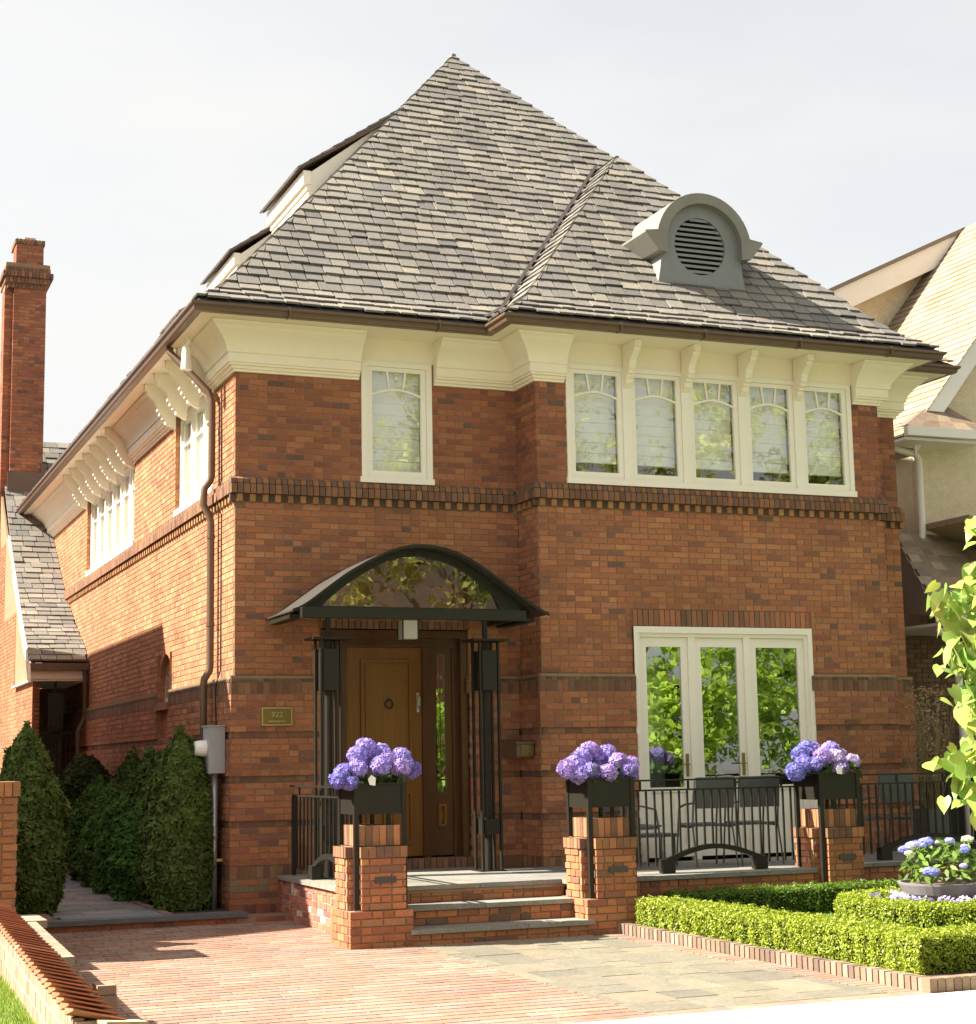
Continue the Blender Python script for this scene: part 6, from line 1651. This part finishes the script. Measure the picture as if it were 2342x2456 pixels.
# ================================================================== TREES
def tree(name, x, y, z0, h, cr, ch0_, n, leafs, base, label, seed, trunk_r=.16, cat='tree', keep=None, group=None, spread=1.0):
    rg = np.random.default_rng(seed); rr = random.Random(seed)
    t = thing(name, label, cat, (x, y, z0), group)
    br = MB(); tips = []
    top = z0+h*.75
    br.tube([(x, y, z0-.1), (x+.05, y, z0+h*.2), (x+.02, y+.05, z0+h*.45), (x, y, top)], trunk_r, 9, rs=[trunk_r*1.3, trunk_r, trunk_r*.75, trunk_r*.25])
    for k in range(26):
        f = rr.uniform(.25, .95); a = rr.uniform(0, 6.28); z = z0+ch0_*.7+(h*.72-ch0_*.7)*f
        L = cr*(1-.45*f)*rr.uniform(.6, 1); el = rr.uniform(.1, .9)
        P = [(x, y, z)]
        for q in range(1, 5):
            s = q/4*L; P.append((x+math.cos(a)*s*math.cos(el)+rr.gauss(0, .05*cr*.3), y+math.sin(a)*s*math.cos(el)+rr.gauss(0, .05*cr*.3), z+s*math.sin(el)+rr.gauss(0, .03*cr)))
        br.tube(P, .03, 5, rs=[trunk_r*.35, trunk_r*.26, trunk_r*.18, trunk_r*.1, trunk_r*.05]); tips += P[1:]
    br.build('trunk', m_bark, t)
    ncl = 150; cc = []
    for k in range(ncl):
        if rr.random() < .55: p = tips[rr.randrange(len(tips))]; cc.append((p[0]+rr.gauss(0, .12*cr), p[1]+rr.gauss(0, .12*cr), p[2]+rr.gauss(0, .1*cr)))
        else:
            a = rr.uniform(0, 6.28); e = math.asin(rr.uniform(-.6, 1)); q = cr*rr.uniform(.65, 1)
            cc.append((x+q*math.cos(a)*math.cos(e), y+q*math.sin(a)*math.cos(e), z0+ch0_+(h-ch0_)*.5+(h-ch0_)*.5*math.sin(e)*rr.uniform(.8, 1)))
    cc = np.array(cc); idx = rg.integers(0, ncl, n); rad_ = rg.uniform(.10, .24, ncl)*cr*spread
    d = rg.normal(0, 1, (n, 3)); d /= np.linalg.norm(d, axis=1, keepdims=True); q = rg.random(n)**.5
    cen = cc[idx]+d*(rad_[idx]*q)[:, None]*np.array([1, 1, .7])
    if keep is not None: m_ = keep(cen); cen, d, idx = cen[m_], d[m_], idx[m_]; n = len(cen)
    cl = np.array(base)[None]*((.6+.8*rg.random(n))*(.75+.5*rg.random(ncl)[idx]))[:, None]
    nm = d*.5+np.array([0, 0, .6])
    npmesh('crown', leaves_np(cen, nm, rg.uniform(.7, 1.2, n)*leafs, None, asp=1.25, jitter=.6), 4, cl, m_leaf, t, kind='stuff')
    return t
tree('street_tree', 8.5, -17.0, -.2, 12.5, 4.2, 4.2, 8000, .10, (.42, .44, .09), 'tall street tree with sparse yellow green leaves mirrored in the upper windows', 5, .22, group='street trees facing the house')
tree('street_tree', 16.5, -15.5, -.2, 12, 4.2, 4.0, 8000, .10, (.40, .43, .08), 'street tree with thin spring foliage farther right along the road', 6, .22, group='street trees facing the house')
tree('street_tree', 1.2, -23.0, -.2, 13, 4.6, 4.5, 11000, .10, (.27, .30, .06), 'big forked street tree mirrored in the arched canopy glass', 9, .30, group='street trees facing the house')
tree('garden_tree', 10.0, -9.2, -.1, 4.6, 1.9, .9, 5200, .075, (.32, .46, .05), 'small leafy tree right of the picture, mirrored in the french doors', 7, .09)
tree('garden_tree', 6.7, -11.8, -.15, 3.3, 1.5, .6, 3200, .075, (.32, .46, .05), 'nearest small leafy tree by the sidewalk, mirrored beside the front door', 12, .08)
tree('garden_tree', 13.2, -10.5, -.1, 5.0, 2.1, .9, 5200, .075, (.24, .37, .04), 'second small leafy tree farther right along the sidewalk', 8, .09)

# near leafy branch at the right edge
fb = thing('linden_tree', 'young tree at the right edge whose bright green heart shaped leaves hang into the picture', 'tree', (2.35, -10.75, -.13))
def ray(px, py, d): return CLOC+(CF+CR*((px-1171)/4041.22)-CU*((py-1228)/4041.22))*d
b = MB(); b.tube([(2.35, -10.75, -.15), (2.38, -10.7, 1.0), (2.33, -10.78, 2.4), (2.36, -10.7, 4.2)], .05, 9, rs=[.06, .05, .04, .015]); b.build('trunk', m_bark, fb)
clusters = [(2262, 1445, 8.4), (2290, 1440, 8.5), (2315, 1470, 8.4), (2290, 1500, 8.6), (2330, 1520, 8.5), (2285, 1540, 8.4), (2320, 1570, 8.5), (2345, 1470, 8.3), (2290, 1585, 8.4), (2335, 1610, 8.4), (2355, 1420, 8.5),
            (2340, 1270, 8.6), (2355, 1370, 8.5), (2350, 1640, 8.5), (2330, 1690, 8.5), (2300, 1675, 8.4), (2345, 1740, 8.4), (2318, 1735, 8.7),
            (2280, 1835, 8.5), (2310, 1825, 8.4), (2335, 1850, 8.5), (2320, 1890, 8.5), (2350, 1900, 8.4), (2340, 1935, 8.5), (2365, 1820, 8.6), (2370, 1540, 8.4)]
lm = {}
def heart_mesh(seed):
    rr = random.Random(seed); out = []
    pts = [(0, 0), (.28, .18), (.48, -.05), (.50, -.36), (.32, -.72), (.06, -1.08), (0, -1.22), (-.06, -1.08), (-.30, -.74), (-.49, -.38), (-.47, -.06), (-.27, .17)]
    me = bpy.data.meshes.new('leaf'); f = []
    cup = rr.uniform(.10, .22)
    V = [(x, -cup*(abs(x)*1.6)**1.4+.12*(y+.5)**2*rr.uniform(.6, 1.2), y) for x, y in pts]+[(0, .02, -.35), (0, .0, -.8)]
    n_ = len(pts)
    for i in range(n_):
        j = (i+1) % n_; cpt = n_ if max(-pts[i][1], -pts[j][1]) < .75 else n_+1
        f.append((i, j, cpt))
    f.append((4, n_+1, n_)); f.append((8, n_, n_+1))
    me.from_pydata(V, [], f); at = me.color_attributes.new('col', 'FLOAT_COLOR', 'CORNER'); at.data.foreach_set('color', [1.0]*(len(me.loops)*4)); me.materials.append(m_leaf)
    me.polygons.foreach_set('use_smooth', [True]*len(me.polygons)); return me
HM = [heart_mesh(k) for k in range(5)]
tw = MB()
for (px, py, d) in clusters:
    base = ray(px+8, py-22, d); root = Vector((2.34, -10.75, base.z+.25))
    tw.tube([root, (root+base)/2+Vector((0, 0, .08)), base], .006, 5, rs=[.010, .007, .003])
    for k in range(10):
        p = base+Vector((R.gauss(0, .045), R.gauss(0, .07), R.gauss(-.02, .05)))
        o = bpy.data.objects.new('leaf', HM[k % 5]); s_ = R.uniform(.055, .10); o.scale = (s_, s_, s_)
        o.rotation_euler = (R.uniform(-1.2, .9), R.uniform(-.5, .5), R.uniform(-2.2, 1.2)); o.color = (*[q*R.uniform(.8, 1.15) for q in (.34, .44, .10)], 1)
        link(o, fb, p)
tw.build('twig', m_bark, fb)
n = 2600
cen = np.stack([NR.normal(2.5, .45, n), NR.normal(-10.9, .55, n), NR.uniform(.9, 4.6, n)], 1)
lim = (cen[:, 0]-CLOC.x)*CR.x+(cen[:, 1]-CLOC.y)*CR.y; dep = (cen[:, 0]-CLOC.x)*CF.x+(cen[:, 1]-CLOC.y)*CF.y+(cen[:, 2]-CLOC.z)*CF.z
lat = (cen-np.array(CLOC))@np.array(CR)
m_ = lat/dep > 1215/4041.22
cen = cen[m_]; n = len(cen)
npmesh('crown', leaves_np(cen, NR.normal(0, 1, (n, 3)), NR.uniform(.035, .06, n), None, asp=1.1), 4, np.array([.30, .44, .055])*NR.uniform(.6, 1.2, (n, 1)), m_leaf, fb, kind='stuff')
# houses across the road (mirrored in glass, seen from behind the camera)
oh = thing('opposite_house', 'plain pale house across the road behind the camera', 'house', (0, -36, 0))
b = MB(); b.box(-8, 4, -42, -34, -.3, 6); b.build('wall', m_stucco, oh)
b = MB(); b.extr([(-8.5, -33.5, 6.001), (-2, -33.5, 9.5), (4.5, -33.5, 6.001)], (0, -9, 0)); b.build('roof', bpy.data.materials['roof_felt'], oh)
oh2 = thing('opposite_house', 'red brick house across the road with a low grey roof', 'house', (14, -36, 0))
b = MB(); b.box(8, 20, -42, -34, -.3, 5.5); b.build('wall', m_pb, oh2)
b = MB(); b.extr([(7.5, -33.5, 5.501), (14, -33.5, 8.7), (20.5, -33.5, 5.501)], (0, -9, 0)); b.build('roof', bpy.data.materials['roof_felt'], oh2)
